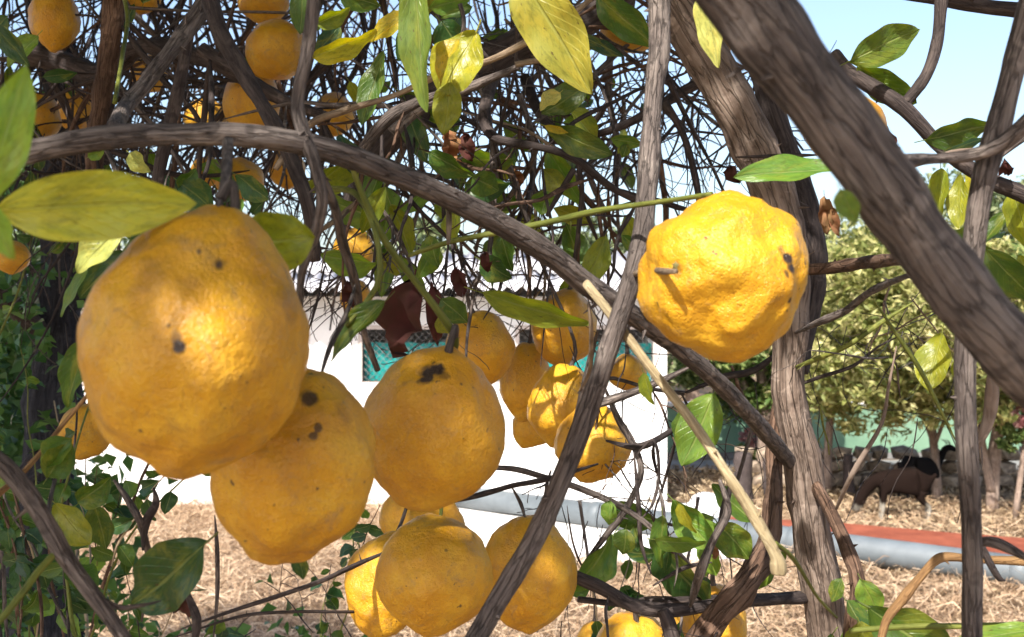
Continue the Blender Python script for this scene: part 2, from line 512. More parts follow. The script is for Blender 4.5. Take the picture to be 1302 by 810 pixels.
# =================================================================== HUT
WALL = m_plain('limewash_wall', (0.66, 0.65, 0.65), (0.82, 0.81, 0.80), 2.2, 0.9, 0.15, 0.2)
ROOFM = m_plain('asbestos_cement', (0.36, 0.35, 0.37), (0.56, 0.55, 0.57), 3.5, 0.85, 0.15, 0.25)
TEAL = m_plain('teal_tarpaulin', (0.0, 0.17, 0.165), (0.004, 0.29, 0.27), 6, 0.5, 0.3)
WIRE = m_plain('mesh_wire', (0.12, 0.11, 0.11), (0.30, 0.28, 0.27), 30, 0.6, 0, 0.5, 0.6)
FRAME = m_plain('window_frame_paint', (0.42, 0.36, 0.33), (0.55, 0.48, 0.44), 8, 0.7)
HY, HD = 13.0, 3.4                        # front wall plane, depth of the hut
hx0, hx1 = GX(-140, HY), GX(848, HY)
hut = thing('hut', ((hx0 + hx1) / 2, HY, 0), 'whitewashed hut with grey corrugated roof and teal screened window openings', 'hut')

def wall_with_holes(x0, x1, z0, z1, holes, thick):
    xs = sorted({x0, x1, *[h[0] for h in holes], *[h[1] for h in holes]})
    zs = sorted({z0, z1, *[h[2] for h in holes], *[h[3] for h in holes]})
    bm = bmesh.new(); vd = {}
    def V(x, z):
        if (x, z) not in vd: vd[(x, z)] = bm.verts.new((x, HY, z))
        return vd[(x, z)]
    for i in range(len(xs) - 1):
        for j in range(len(zs) - 1):
            cx, cz = (xs[i] + xs[i+1]) / 2, (zs[j] + zs[j+1]) / 2
            if any(h[0] < cx < h[1] and h[2] < cz < h[3] for h in holes): continue
            bm.faces.new((V(xs[i], zs[j]), V(xs[i+1], zs[j]), V(xs[i+1], zs[j+1]), V(xs[i], zs[j+1])))
    r = bmesh.ops.extrude_face_region(bm, geom=bm.faces[:])
    for e in r['geom']:
        if isinstance(e, bmesh.types.BMVert): e.co.y += thick
    bmesh.ops.recalc_face_normals(bm, faces=bm.faces[:])
    return bm
wz0, wz1 = 1.40, 2.12
wins = [(GX(40, HY), GX(185, HY)), (GX(455, HY), GX(640, HY)), (GX(655, HY), GX(836, HY))]
bm_obj('wall', wall_with_holes(hx0, hx1, 0.0, 2.46, [(a, b, wz0, wz1) for a, b in wins], 0.2), WALL, hut)
bm_obj('wall', box_bm(hx1 - 0.2, hx1 - 0.003, HY + 0.2, HY + HD, 0, 2.9, 0), WALL, hut)
bm_obj('wall', box_bm(hx0 + 0.003, hx0 + 0.2, HY + 0.2, HY + HD, 0, 2.9, 0), WALL, hut)
bm_obj('wall', box_bm(hx0 + 0.2, hx1 - 0.2, HY + HD - 0.2, HY + HD - 0.01, 0, 3.1, 0), WALL, hut)
for (a, b) in wins:
    bm = bmesh.new()
    for (x0, x1, z0, z1) in ((a, b, wz1 - .05, wz1), (a, b, wz0, wz0 + .05), (a, a + .05, wz0 + .05, wz1 - .05), (b - .05, b, wz0 + .05, wz1 - .05)):
        bmesh.ops.create_cube(bm, size=1, matrix=Matrix.Translation(((x0+x1)/2, HY + 0.04, (z0+z1)/2)) @ Matrix.Diagonal((x1-x0-.004, .06, z1-z0-.002, 1)))
    win = bm_obj('window', bm, FRAME, hut)
    v, f = [], []
    nx, nz = 12, 5
    for j in range(nz + 1):
        for i in range(nx + 1):
            u = i / nx
            v.append((a + .06 + (b - a - .12) * u, HY + 0.15 + 0.04 * math.sin(u * 19 + j), wz0 + .05 + (wz1 - wz0 - .26) * j / nz + 0.012 * math.sin(u * 25)))
    for j in range(nz):
        for i in range(nx):
            f.append((j*(nx+1)+i, j*(nx+1)+i+1, (j+1)*(nx+1)+i+1, (j+1)*(nx+1)+i))
    obj('tarpaulin', mesh('tarpaulin', v, f, TEAL), win)
    ds = []
    step = 0.085
    h = wz1 - wz0 - .1
    k = -h
    while k < (b - a):
        for sgn in (1, -1):
            x0_, z0_ = a + .05 + k, (wz0 + .05 if sgn > 0 else wz1 - .05)
            x1_, z1_ = x0_ + h, (wz1 - .05 if sgn > 0 else wz0 + .05)
            lo, hi = a + .05, b - .05
            ta, tb = max(0, (lo - x0_) / h), min(1, (hi - x0_) / h)
            if ta < tb:
                ds.append(tube_data([(x0_ + h*ta, HY + .055 + .004*sgn, z0_ + (z1_-z0_)*ta, .0035), (x0_ + h*tb, HY + .055 + .004*sgn, z0_ + (z1_-z0_)*tb, .0035)], 4, 0))
        k += step
    V_, F_, U_ = merge(ds)
    tag(obj('wire_mesh', mesh('wire_mesh', V_, F_, WIRE, True, U_), win), kind='stuff')
# roof: two courses of corrugated sheets, each sheet an object
def sheet_mesh(width, y0, y1, z0, z1, pitch=0.165, amp=0.032, thick=0.008):
    nx = 48
    v, f = [], []
    for side in (0, 1):
        for (y, z) in ((y0, z0), (y1, z1)):
            for i in range(nx + 1):
                x = width * i / nx
                v.append((x, y, z + amp * math.sin(2 * math.pi * x / pitch) - side * thick))
    w = nx + 1
    for i in range(nx):
        f.append((i, i+1, w+i+1, w+i)); f.append((2*w+i, 3*w+i, 3*w+i+1, 2*w+i+1))
        f.append((i, 2*w+i, 2*w+i+1, i+1)); f.append((w+i, w+i+1, 3*w+i+1, 3*w+i))
    return mesh('roof_sheet', v, f, ROOFM)
sw = 0.99
lo_me = sheet_mesh(sw + 0.07, HY - 0.55, HY + 0.75, 2.53, 2.78)
hi_me = sheet_mesh(sw + 0.07, HY + 0.55, HY + 2.0, 2.775, 3.09)
back_me = sheet_mesh(sw + 0.07, HY + 2.0, HY + HD + 0.4, 3.10, 2.85)
nsh = int((hx1 - hx0 + 0.5) / sw) + 1
for me_, dz in ((lo_me, 0), (hi_me, 0), (back_me, 0)):
    for i in range(nsh):
        o = obj('roof_sheet', me_, hut)
        o.location = (hx1 + 0.05 - (i + 1) * sw, 0, 0.008 * (i % 2))

# =================================================================== PIPE, LEDGE, TUB
PIPE = m_plain('grey_pipe_paint', (0.075, 0.09, 0.10), (0.13, 0.15, 0.165), 2.5, 0.55, 0.05, 0.5, 0, 6)
pa, pb = Vector((GX(585, 13.0) - .1, 12.72, 0.155)), Vector((GX(1420, 8.45), 8.45, 0.155))
path = [(*(pa.lerp(pb, i / 14)), 0.125) for i in range(15)]
v, f, uv = tube_data(path, 28, 0.0)
pipe = obj('water_pipe', mesh('water_pipe', v, f, PIPE, True, uv))
tag(pipe, 'thick pale grey pipe lying along the ground in front of the red ledge', 'pipe')
for s in (0.30, 0.62, 0.9):
    q = pa.lerp(pb, s); dr = (pb - pa).normalized()
    v, f, uv = tube_data([(*(q - dr * .06), .129), (*(q - dr * .055), .138), (*(q + dr * .055), .138), (*(q + dr * .06), .129)], 28, 0.0)
    obj('collar', mesh('collar', v, f, PIPE, True, uv), pipe)
RED = m_plain('red_oxide_cement', (0.17, 0.042, 0.022), (0.26, 0.072, 0.038), 5, 0.75, 0.2, 0.3)
def gp(px, py, z):
    d = (CZ - z) * F / (py - H / 2)
    return Vector((GX(px, d), d, z))
def behind_pipe(px, back=.13):
    k = (px - W / 2) / F
    s_ = (k * pa.y - pa.x) / ((pb.x - pa.x) - k * (pb.y - pa.y))
    q = pa.lerp(pb, s_); n_ = Vector((-(pb - pa).y, (pb - pa).x, 0)).normalized()
    return Vector((q.x, q.y, .26)) + (n_ if n_.y > 0 else -n_) * back
poly = [behind_pipe(905), behind_pipe(1060), behind_pipe(1302), behind_pipe(1415), gp(1440, 693, .26), gp(1302, 684, .26), gp(1225, 678.5, .26), gp(1060, 664, .26), behind_pipe(905, .2)]
bm = bmesh.new()
fc = bm.faces.new([bm.verts.new(p) for p in poly])
r = bmesh.ops.extrude_face_region(bm, geom=[fc])
for e in r['geom']:
    if isinstance(e, bmesh.types.BMVert): e.co.z = 0.0
bmesh.ops.recalc_face_normals(bm, faces=bm.faces[:])
tag(bm_obj('cement_ledge', bm, RED), 'low wedge-shaped ledge with red oxide top running behind the grey pipe', 'ledge')

WHITEP = m_plain('white_plastic', (0.62, 0.63, 0.66), (0.78, 0.79, 0.82), 5, 0.35, 0, 0.5)
def lathe(profile, seg=24):
    v, f = [], []
    for (r_, z_) in profile:
        for k in range(seg):
            a = 2 * math.pi * k / seg
            v.append((r_ * math.cos(a), r_ * math.sin(a), z_))
    for i in range(len(profile) - 1):
        for k in range(seg):
            k2 = (k + 1) % seg
            f.append((i*seg + k, i*seg + k2, (i+1)*seg + k2, (i+1)*seg + k))
    return v, f
c = gp(893, 672, 0.0)
v, f = lathe([(.0, .0), (.185, 0), (.19, .02), (.185, .2), (.17, .30), (.135, .365), (.08, .40), (.0, .41)])
tub = obj('plastic_tub', mesh('plastic_tub', v, f, WHITEP)); tub.location = (c.x, 11.3, 0)
tag(tub, 'upturned white domed plastic tub standing behind the grey pipe', 'tub')
v, f = lathe([(.188, .05), (.2, .055), (.2, .075), (.188, .08)])
o = obj('rim', mesh('rim', v, f, WHITEP), tub); o.matrix_parent_inverse = Matrix()

# =================================================================== FAR WALL, POSTS, STONES
GREENP = m_plain('green_wall_paint', (0.13, 0.24, 0.16), (0.20, 0.32, 0.22), 1.5, 0.8, 0.1)
bw = thing('boundary_wall', (4, 17.2, 0), 'long pale green painted boundary wall beyond the road', 'wall')
bm_obj('wall_panel', box_bm(2.4, 30, 17.2, 17.4, 0.1, .82, 0.01), GREENP, bw)
bm_obj('plinth', box_bm(2.4, 30, 17.15, 17.45, 0, 0.1, 0.01), ROAD, bw)
bm_obj('coping', box_bm(2.38, 30, 17.16, 17.44, .82, .88, 0.01), APRON, bw)
STONE = m_plain('field_stone', (0.17, 0.13, 0.10), (0.42, 0.34, 0.26), 4, 0.95, 0.6, 0.1)
sw_ = thing('stone_wall', (4.7, 14.3, 0), 'low rubble wall of rough tan stones behind the grazing goat', 'stone wall')
stones = []
for i in range(5):
    bm = bmesh.new(); bmesh.ops.create_icosphere(bm, subdivisions=1, radius=0.5)
    for q in bm.verts:
        q.co *= 1 + 0.35 * noise.noise(q.co * 2 + Vector((i * 5, 0, 0)))
        q.co.z = max(-.36, min(.36, q.co.z))
    me = bpy.data.meshes.new('stone'); bm.to_mesh(me); bm.free(); me.materials.append(STONE); stones.append(me)
x = GX(925, 14.3)
for row in range(3):
    x = GX(925, 14.3) + rnd.uniform(0, .2)
    while x < GX(1320, 14.3):
        w = rnd.uniform(.22, .42)
        o = bpy.data.objects.new('stone', stones[rnd.randrange(5)])
        COL.objects.link(o); o.parent = sw_; o.matrix_parent_inverse = Matrix.Translation(-sw_.location)
        o.location = (x + w/2, 14.3 + rnd.uniform(-.06, .06), .1 + row * .17)
        o.scale = (w * 1.08, .4, .25); o.rotation_euler = (rnd.uniform(-.2, .2), rnd.uniform(-.15, .15), rnd.choice((0, math.pi)) + rnd.uniform(-.2, .2))
        x += w
    if row == 1: pass

def post(px, pytop, d, w, label):
    p = P(px, 0, d); zt = CZ - (pytop - 405) / F * d
    path = [(p.x + .01*math.sin(k*2.1), d, zt * k / 6 - (0.05 if k == 0 else 0), w/2*(1.08 - .03*k)) for k in range(7)]
    v, f, uv = tube_data(path, 9, 0.15, 6.0, px)
    tag(obj('wooden_post', mesh('wooden_post', v, f, BARK_DARK, True, uv)), label, 'post')
post(945, 575, 12.6, 0.22, 'stout dark weathered post standing beside the white tub')
post(975, 583, 13.4, 0.10, 'thin dark weathered post between the stout post and the lemon trunk')
post(1079, 578, 13.6, 0.14, 'short dark post rising in front of the rubble wall')

# =================================================================== BACKGROUND TREES
FOL_PALE = m_foliage('foliage_pale', [(0.07, 0.10, 0.025), (0.20, 0.22, 0.06), (0.38, 0.36, 0.14), (0.58, 0.52, 0.28)], 0.25, 0.55, 1.2)
FOL_MID = m_foliage('foliage_mid', [(0.03, 0.065, 0.018), (0.08, 0.14, 0.035), (0.18, 0.24, 0.07), (0.36, 0.38, 0.15)], 0.25, 0.5, 1.2)
FOL_FAR = m_foliage('foliage_far', [(0.05, 0.08, 0.035), (0.11, 0.15, 0.06), (0.20, 0.23, 0.11), (0.27, 0.28, 0.15)], 0.25, 0.6, 0.6)
BARK_FAR = m_bark('bark_pale_far', (0.13, 0.09, 0.07), (0.27, 0.20, 0.16), (0.40, 0.32, 0.27), 0.9, 0.5, 0.15)

def crown_points(c, rad, n, clumps, low=0.25):
    cs = []
    for i in range(clumps):
        while True:
            q = Vector((rnd.uniform(-1, 1), rnd.uniform(-1, 1), rnd.uniform(-1, 1)))
            if low < q.length < 1: break
        cs.append((Vector((c[0] + q.x*rad[0]*.85, c[1] + q.y*rad[1]*.85, c[2] + q.z*rad[2]*.85)), rnd.uniform(.10, .30) * min(rad)))
    out = []
    per = n // clumps
    for (q, r_) in cs:
        p = nrs.normal(size=(per, 3)); p /= np.linalg.norm(p, axis=1, keepdims=True)
        p *= (nrs.uniform(0.1, 1, size=(per, 1)) ** 0.5) * r_ * np.array([1.35, 1.35, .85])
        out.append(p + np.array(q))
    return np.concatenate(out), cs

def tree(name, x, y, trunk_r, crown_c, crown_r, n, clumps, leaf_l, leaf_w, fol, label, cat='tree', lean=0.0, fork=None, group=None, bark=None):
    t = thing(name, (x, y, 0), label, cat, group)
    pts, cs = crown_points(crown_c, crown_r, n, clumps)
    pts = pts[pts[:, 2] > 0.55]
    v, f = leaf_cloud(pts, leaf_l, leaf_w)
    o = obj('crown', np_mesh('crown', v, f, fol), t); o['kind'] = 'stuff'
    b = bark or BARK_FAR
    tz = crown_c[2]
    path = [(x + lean * s * s, y + .03*math.sin(s*5), -0.05 + s * tz, trunk_r * (1.15 - .55 * s)) for s in [i/8 for i in range(9)]]
    v, f, uv = tube_data(path, 9, .15, 5.0, x); obj('trunk', mesh('trunk', v, f, b, True, uv), t)
    k = 0
    for (q, r_) in cs[:9]:
        s = rnd.uniform(.3, .85); a = Vector((x + lean * s * s, y, -0.05 + s * tz))
        m = a.lerp(q, .5) + Vector((0, 0, .12 * (q - a).length))
        path = catmull([(*a, trunk_r*.5), (*m, trunk_r*.32), (*q, trunk_r*.14)], 4)
        v, f, uv = tube_data(path, 6, .12, 5.0, k); obj('limb', mesh('limb', v, f, b, True, uv), t); k += 1
    return t

tree('fruit_tree', GX(1052, 13.9), 13.9, .055, (GX(1085, 13.2), 13.2, 2.05), (1.1, 1.9, 1.45), 15000, 170, .13, .04, FOL_PALE,
     'sunlit pale leaved tree directly behind the lemon trunk', lean=.2)
tree('fruit_tree', GX(1192, 13.2), 13.2, .055, (GX(1195, 12.6), 12.6, 2.1), (1.1, 1.9, 1.4), 15000, 170, .13, .04, FOL_PALE,
     'sunlit pale leaved tree with leaning trunk beside the goats', lean=-.25)
t3 = tree('fruit_tree', GX(1262, 12.4), 12.4, .07, (GX(1330, 12.4), 12.4, 2.05), (1.1, 1.8, 1.4), 13000, 150, .13, .04, FOL_MID,
     'greener tree with forked grey trunk at the edge of the goat yard', lean=.3)
path = catmull([(GX(1262, 12.4), 12.4, .25, .06), (GX(1252, 12.4), 12.38, .6, .05), (GX(1243, 12.4), 12.4, 1.1, .04), (GX(1246, 12.5), 12.6, 1.8, .03)], 4)
v, f, uv = tube_data(path, 8, .12, 5.0, 3); obj('limb', mesh('limb', v, f, BARK_FAR, True, uv), t3)
tree('shade_tree', GX(975, 15.4), 15.4, .12, (GX(965, 15.4), 15.6, 1.75), (1.2, .9, 1.2), 18000, 100, .12, .05, FOL_MID,
     'dark green tree between the hut corner and the lemon trunk', lean=-.1)
far = [(300, 27, 3.2, 3.0), (470, 24, 2.6, 2.6), (590, 30, 3.6, 3.6), (700, 26, 2.6, 2.9), (790, 31, 3.4, 3.4), (880, 25, 2.4, 2.7), (985, 29, 3.2, 3.2),
       (1090, 25, 2.8, 3.3), (1190, 30, 3.5, 4.0), (1290, 26, 3.0, 3.9), (1400, 28, 3.4, 4.2), (120, 26, 3.0, 3.2), (-60, 28, 3.4, 3.6)]
for i, (px, d, rx, zc) in enumerate(far):
    tree('far_tree', GX(px, d), d, .16, (GX(px, d), d, zc - .4), (rx * .8, rx * .6, zc * .72), 7000, 70, .22, .10, FOL_FAR,
         'hazy grey-green tree rising behind the hut roof' if px < 860 else 'hazy grey-green tree rising beyond the green boundary wall',
         group='trees behind the hut' if px < 860 else 'trees beyond the green wall')
PINK = m_foliage('bougainvillea_bracts', [(0.30, 0.10, 0.11), (0.42, 0.18, 0.19), (0.50, 0.28, 0.27), (0.55, 0.38, 0.34)], 0.3, 0.6)
def pink_bush(px, py, d, r_, label):
    c = P(px, py, d)
    t = thing('flowering_bush', (c.x, c.y, 0), label, 'bush')
    pts, cs = crown_points(c, (r_, r_ * .8, r_ * .7), 500, 18)
    v, f = leaf_cloud(pts, .07, .05); o = obj('blossom', np_mesh('blossom', v, f, PINK), t); o['kind'] = 'stuff'
    pts, cs = crown_points(c - Vector((0, 0, r_)), (r_, r_ * .8, r_), 1200, 18)
    v, f = leaf_cloud(pts, .10, .05); o = obj('leaves', np_mesh('leaves', v, f, FOL_MID), t); o['kind'] = 'stuff'
    path = [(c.x + .03*k, c.y, c.z * k / 5 - (0.03 if k == 0 else 0), .04 - .004*k) for k in range(6)]
    v, f, uv = tube_data(path, 7, .1); obj('stem', mesh('stem', v, f, BARK_FAR, True, uv), t)
pink_bush(958, 556, 16.0, .30, 'pink flowering bush against the green wall behind the stout post')
pink_bush(1290, 530, 12.0, .20, 'small pink flowering bush by the forked grey trunk')

# =================================================================== GOATS
def skin_body(name, verts, edges, mat, root=0):
    me = bpy.data.meshes.new(name)
    me.from_pydata([v[:3] for v in verts], edges, [])
    o = bpy.data.objects.new(name, me); COL.objects.link(o)
    sm = o.modifiers.new('skin', 'SKIN'); sm.use_smooth_shade = True
    for i, v in enumerate(verts):
        me.skin_vertices[0].data[i].radius = (v[3], v[4] if len(v) > 4 else v[3])
        me.skin_vertices[0].data[i].use_root = (i == root)
    sb = o.modifiers.new('sub', 'SUBSURF'); sb.levels = 2; sb.render_levels = 2
    me.materials.append(mat)
    return o
def coat(name, base, white, thr):
    t = NT(name); v = t.coord('Object')
    n = t.noise(v, 5, 3, .5)
    sep = t.n('SeparateXYZ'); t.l(t.coord('Object'), sep.inputs[0])
    z = t.math('ADD', sep.outputs[2], t.math('MULTIPLY', t.math('SUBTRACT', n, .5), .3))
    c = t.ramp(z, [(thr, white), (thr + .05, base)]); 
    n2 = t.noise(t.coord('Object', (1, 1, 3)), 40, 3)
    c = t.mix(t.math('MULTIPLY', n2, .5), c, tuple(x * .5 for x in base))
    t.base(c); t.rough(.9); t.spec(.08); t.bump(n2, .4, .01); return t.m
COAT_B = coat('brown_goat_coat', (0.011, 0.006, 0.0045), (0.34, 0.31, 0.26), 0.15)
COAT_K = coat('black_goat_coat', (0.012, 0.011, 0.012), (0.03, 0.027, 0.027), 0.05)
HORN = m_plain('goat_horn', (0.10, 0.08, 0.06), (0.22, 0.18, 0.14), 30, .5)
def goat(label, loc, rz, mat, grazing, s):
    # facing -X; shoulder height about 0.5 m before scale
    v = [(0.20, 0, .44, .10, .12), (0.0, 0, .42, .12, .145), (-.18, 0, .43, .11, .14), (-.25, 0, .45, .085, .10)]
    e = [(0, 1), (1, 2), (2, 3)]
    if grazing: neck = [(-.34, 0, .40, .08), (-.43, 0, .28, .062), (-.47, 0, .20, .075), (-.53, 0, .08, .042)]
    else: neck = [(-.35, 0, .55, .05), (-.42, 0, .66, .044), (-.50, 0, .67, .046), (-.60, 0, .62, .026)]
    b = len(v)
    v += neck; e += [(3, b), (b, b+1), (b+1, b+2), (b+2, b+3)]
    for sy in (-1, 1):
        b = len(v)                                   # fore leg
        v += [(-.22, .075*sy, .34, .05), (-.23, .08*sy, .20, .026), (-.225, .08*sy, .19, .025), (-.24, .08*sy, .05, .018), (-.26, .08*sy, .015, .022)]
        e += [(2, b), (b, b+1), (b+1, b+2), (b+2, b+3), (b+3, b+4)]
        b = len(v)                                   # hind leg: knee forward, hock backward
        v += [(.19, .075*sy, .34, .07), (.14, .085*sy, .25, .045), (.25, .085*sy, .17, .024), (.235, .085*sy, .05, .018), (.21, .085*sy, .015, .022)]
        e += [(0, b), (b, b+1), (b+1, b+2), (b+2, b+3), (b+3, b+4)]
    b = len(v); v += [(.29, 0, .47, .03), (.33, 0, .52, .016)]; e += [(0, b), (b, b+1)]
    o = skin_body('goat', v, e, mat, 1)
    o.location, o.rotation_euler, o.scale = loc, (0, 0, rz), (s, s, s)
    tag(o, label, 'goat')
    hd = Vector(neck[2][:3])
    for sy in (-1, 1):
        pth = [(hd.x + .03, .025*sy, hd.z + .04, .012), (hd.x + .06, .035*sy, hd.z + .08, .009), (hd.x + .11, .045*sy, hd.z + .10, .004)]
        vv, ff, uu = tube_data(pth, 6, 0); h_ = obj('horn', mesh('horn', vv, ff, HORN, True, uu), o); h_.matrix_parent_inverse = Matrix()
        vv, ff = [(0, 0, 0), (.02, .02*sy, -.015), (.03, .07*sy, -.05), (-.01, .05*sy, -.05), (0.005, .03*sy, -.015)], [(0, 1, 4), (1, 2, 4), (2, 3, 4), (3, 0, 4)]
        er = obj('ear', mesh('ear', [(a + hd.x + .03, b_ + .03*sy, c_ + hd.z + .03) for a, b_, c_ in vv], ff, mat), o); er.matrix_parent_inverse = Matrix()
goat('dark brown goat with white legs grazing behind the red ledge', (GX(1150, 11.95), 11.95, 0.0), R(-12), COAT_B, True, 1.0)
goat('black goat standing with raised head beyond the brown grazing goat', (GX(1168, 13.2), 13.2, 0.0), R(200), COAT_K, False, .95)

# =================================================================== STRAW AND LITTER
def strips(n, xr, yr, zr, length, width, keep=None):
    p = np.stack([nrs.uniform(*xr, n), nrs.uniform(*yr, n), nrs.uniform(*zr, n)], 1)
    p = p[np.abs(p[:, 0]) < p[:, 1] * .52 + .3]
    if keep is not None: p = p[keep(p)]
    n = len(p)
    a = nrs.uniform(0, 2*np.pi, n); el = nrs.normal(0, .28, n)
    d = np.stack([np.cos(a)*np.cos(el), np.sin(a)*np.cos(el), np.sin(el)], 1)
    s = np.stack([-np.sin(a), np.cos(a), nrs.normal(0, .5, n)], 1); s /= np.linalg.norm(s, axis=1, keepdims=True)
    L = length * nrs.uniform(.4, 1.5, (n, 1)); w = width * nrs.uniform(.4, 1.4, (n, 1))
    bend = np.cross(d, s) * L * nrs.uniform(-.25, .25, (n, 1)) + s * L * nrs.uniform(-.3, .3, (n, 1))
    v = np.stack([p - d*L*.5 + s*w*.3, p - d*L*.5 - s*w*.3, p + bend + s*w*.5, p + bend - s*w*.5, p + d*L*.5 + s*w*.15, p + d*L*.5 - s*w*.15], 1)
    f = np.array([[0, 1, 3, 2], [2, 3, 5, 4]])
    v[:, :, 2] = np.maximum(v[:, :, 2], .008)
    return v.reshape(-1, 3), ((np.arange(n) * 6)[:, None, None] + f[None]).reshape(-1, 4)
STRAW = m_foliage('dry_straw', [(0.12, 0.07, 0.04), (0.34, 0.225, 0.135), (0.52, 0.38, 0.25), (0.66, 0.52, 0.38)], 0.15, 0.7, 1.5)
def keep_straw(p):
    on_apron = (p[:, 0] > GX(545, 11)) & (p[:, 0] < 2.4) & (p[:, 1] > 9.8)
    return ~on_apron & (p[:, 1] < 12.8) & ((p[:, 1] < 9) | (p[:, 0] < 3.0) | (nrs.uniform(size=len(p)) < .35))
v, f = strips(90000, (-7, 6), (4.5, 12.9), (.01, .12), .24, .009, keep_straw)
tag(obj('straw', np_mesh('straw', v, f, STRAW)), 'sunlit pale dry straw covering the ground below the lemons', 'straw', kind='stuff')
LITTER = m_foliage('leaf_litter', [(0.06, 0.04, 0.025), (0.19, 0.13, 0.075), (0.36, 0.27, 0.165), (0.56, 0.45, 0.31)], 0.1, 0.8, 1.0)
m_ = 30000
lp = np.stack([nrs.uniform(-1, 9.5, m_), nrs.uniform(6.5, 16, m_), nrs.uniform(.012, .06, m_)], 1)
lp = lp[(lp[:, 0] > .12 * lp[:, 1]) & ~((lp[:, 0] < 2.4) & (lp[:, 1] > 9.8) & (lp[:, 1] < 12.9))]
v, f = leaf_cloud(lp, .085, .034, .6, 1.5)
v[:, 2] = np.maximum(v[:, 2], .008)
tag(obj('leaf_litter', np_mesh('leaf_litter', v, f, LITTER)), 'dry fallen leaves scattered over the goat yard', 'leaf litter', kind='stuff')

# =================================================================== THE LEMON TREE
tree_root = thing('lemon_tree', (0.30, 1.12, 0), 'gnarled grey-barked lemon tree with tangled twigs and yellowing leaves', 'lemon tree')
T = tree_root
# main trunk, from the ground up past the top of the picture
branch('trunk', [(1085, 2900, 1.20, 67), (1080, 2000, 1.18, 60), (1066, 1100, 1.13, 55), (1052, 800, 1.10, 53), (1034, 690, 1.10, 50), (1020, 590, 1.10, 46), (1003, 500, 1.10, 43),
                 (1004, 430, 1.10, 45), (1004, 350, 1.10, 50), (990, 265, 1.10, 57), (955, 180, 1.10, 57), (912, 95, 1.10, 57), (862, 10, 1.10, 57), (820, -70, 1.10, 52), (790, -180, 1.05, 43)], BARK_TRUNK, T, 20, .10, 8)
branch('limb', [(1004, 470, 1.14, 40), (1022, 390, 1.15, 44), (1030, 320, 1.16, 42), (1018, 250, 1.18, 38), (985, 150, 1.20, 30), (960, 60, 1.22, 26), (950, -60, 1.22, 24)], BARK_DARK, T, 12, .15)
branch('limb', [(880, -160, .40, 92), (905, -60, .405, 92), (957, 10, .41, 90), (1015, 90, .41, 88), (1085, 185, .41, 86), (1150, 275, .41, 84), (1220, 370, .41, 78), (1290, 448, .41, 74), (1380, 540, .42, 72), (1480, 660, .45, 70)],
       BARK, T, 24, .12, 8)
# long horizontal branch arching down to the right
branch('branch', [(-90, 222, .55, 30), (0, 204, .55, 30), (60, 188, .555, 30), (150, 174, .56, 30), (240, 171, .57, 30), (320, 173, .58, 30), (400, 186, .60, 30), (480, 213, .62, 30), (560, 247, .65, 30),
                  (640, 287, .68, 30), (700, 325, .70, 29), (752, 366, .72, 30), (800, 398, .74, 27), (860, 440, .77, 23), (920, 492, .82, 22), (960, 535, .95, 21), (990, 570, 1.06, 20), (1015, 600, 1.11, 18)], BARK, T, 16, .10, 8)
# long branch crossing from the top to the bottom
branch('branch', [(836, -90, .80, 30), (838, 0, .80, 29), (838, 60, .79, 27), (830, 130, .77, 25), (826, 200, .74, 27), (818, 290, .70, 27), (800, 365, .68, 26), (778, 430, .67, 25), (752, 510, .66, 25), (718, 600, .65, 25),
                  (682, 680, .64, 26), (640, 752, .63, 27), (598, 825, .62, 28), (540, 930, .60, 30)], BARK, T, 14, .10, 8)
branch('branch', [(745, 360, .71, 12), (790, 418, .68, 12), (835, 478, .67, 12), (880, 536, .66, 13), (925, 604, .65, 14), (950, 643, .647, 15), (975, 684, .642, 15), (986, 706, .64, 16), (989, 716, .64, 21), (990, 728, .64, 20), (990, 731, .64, 15)], BARK_YELLOW, T, 14, .14)
# right-hand upright and its fork
branch('branch', [(1330, -70, .60, 30), (1300, 45, .60, 30), (1272, 150, .60, 30), (1250, 230, .60, 30), (1238, 310, .605, 28), (1228, 420, .61, 27), (1228, 540, .61, 27), (1235, 660, .61, 25), (1236, 740, .61, 26), (1236, 850, .61, 26), (1240, 960, .62, 26)], BARK, T, 14, .08)
branch('branch', [(1320, 140, .57, 20), (1280, 178, .58, 22), (1240, 196, .585, 18), (1190, 202, .585, 14), (1150, 203, .52, 15), (1120, 205, .45, 16)], BARK, T, 10, .12)
branch('branch', [(1060, 70, .95, 20), (1078, 90, .94, 20), (1105, 108, .93, 20), (1150, 138, .92, 20), (1200, 190, .92, 19), (1250, 225, .92, 20), (1302, 248, .92, 22), (1370, 285, .92, 22)], BARK_DARK, T, 10, .10)
branch('branch', [(1205, -60, .93, 15), (1197, 0, .93, 15), (1192, 50, .93, 15), (1178, 95, .92, 15), (1150, 132, .92, 14)], BARK_DARK, T, 10, .10)
branch('branch', [(1100, -14, 1.0, 10), (1180, -3, 1.0, 16), (1250, 8, 1.0, 19), (1302, 14, 1.0, 19), (1380, 22, 1.0, 19)], BARK_DARK, T, 10, .10)
branch('branch', [(1020, 343, 1.05, 14), (1060, 340, 1.0, 16), (1100, 334, .9, 17), (1150, 330, .7, 16), (1200, 338, .43, 18)], BARK_RED, T, 10, .12)
branch('branch', [(1330, 718, .75, 13), (1290, 713, .75, 12), (1240, 711, .75, 11), (1205, 708, .75, 11), (1188, 714, .75, 11), (1168, 736, .75, 10), (1146, 764, .75, 11), (1126, 792, .75, 10), (1115, 840, .75, 11)], BARK_ORANGE, T, 10, .15)
branch('branch', [(1026, 600, 1.11, 14), (1050, 640, 1.06, 17), (1074, 690, 1.02, 18), (1090, 740, 1.0, 19), (1084, 790, 1.0, 20), (1075, 850, 1.05, 22)], BARK_RED, T, 10, .15)
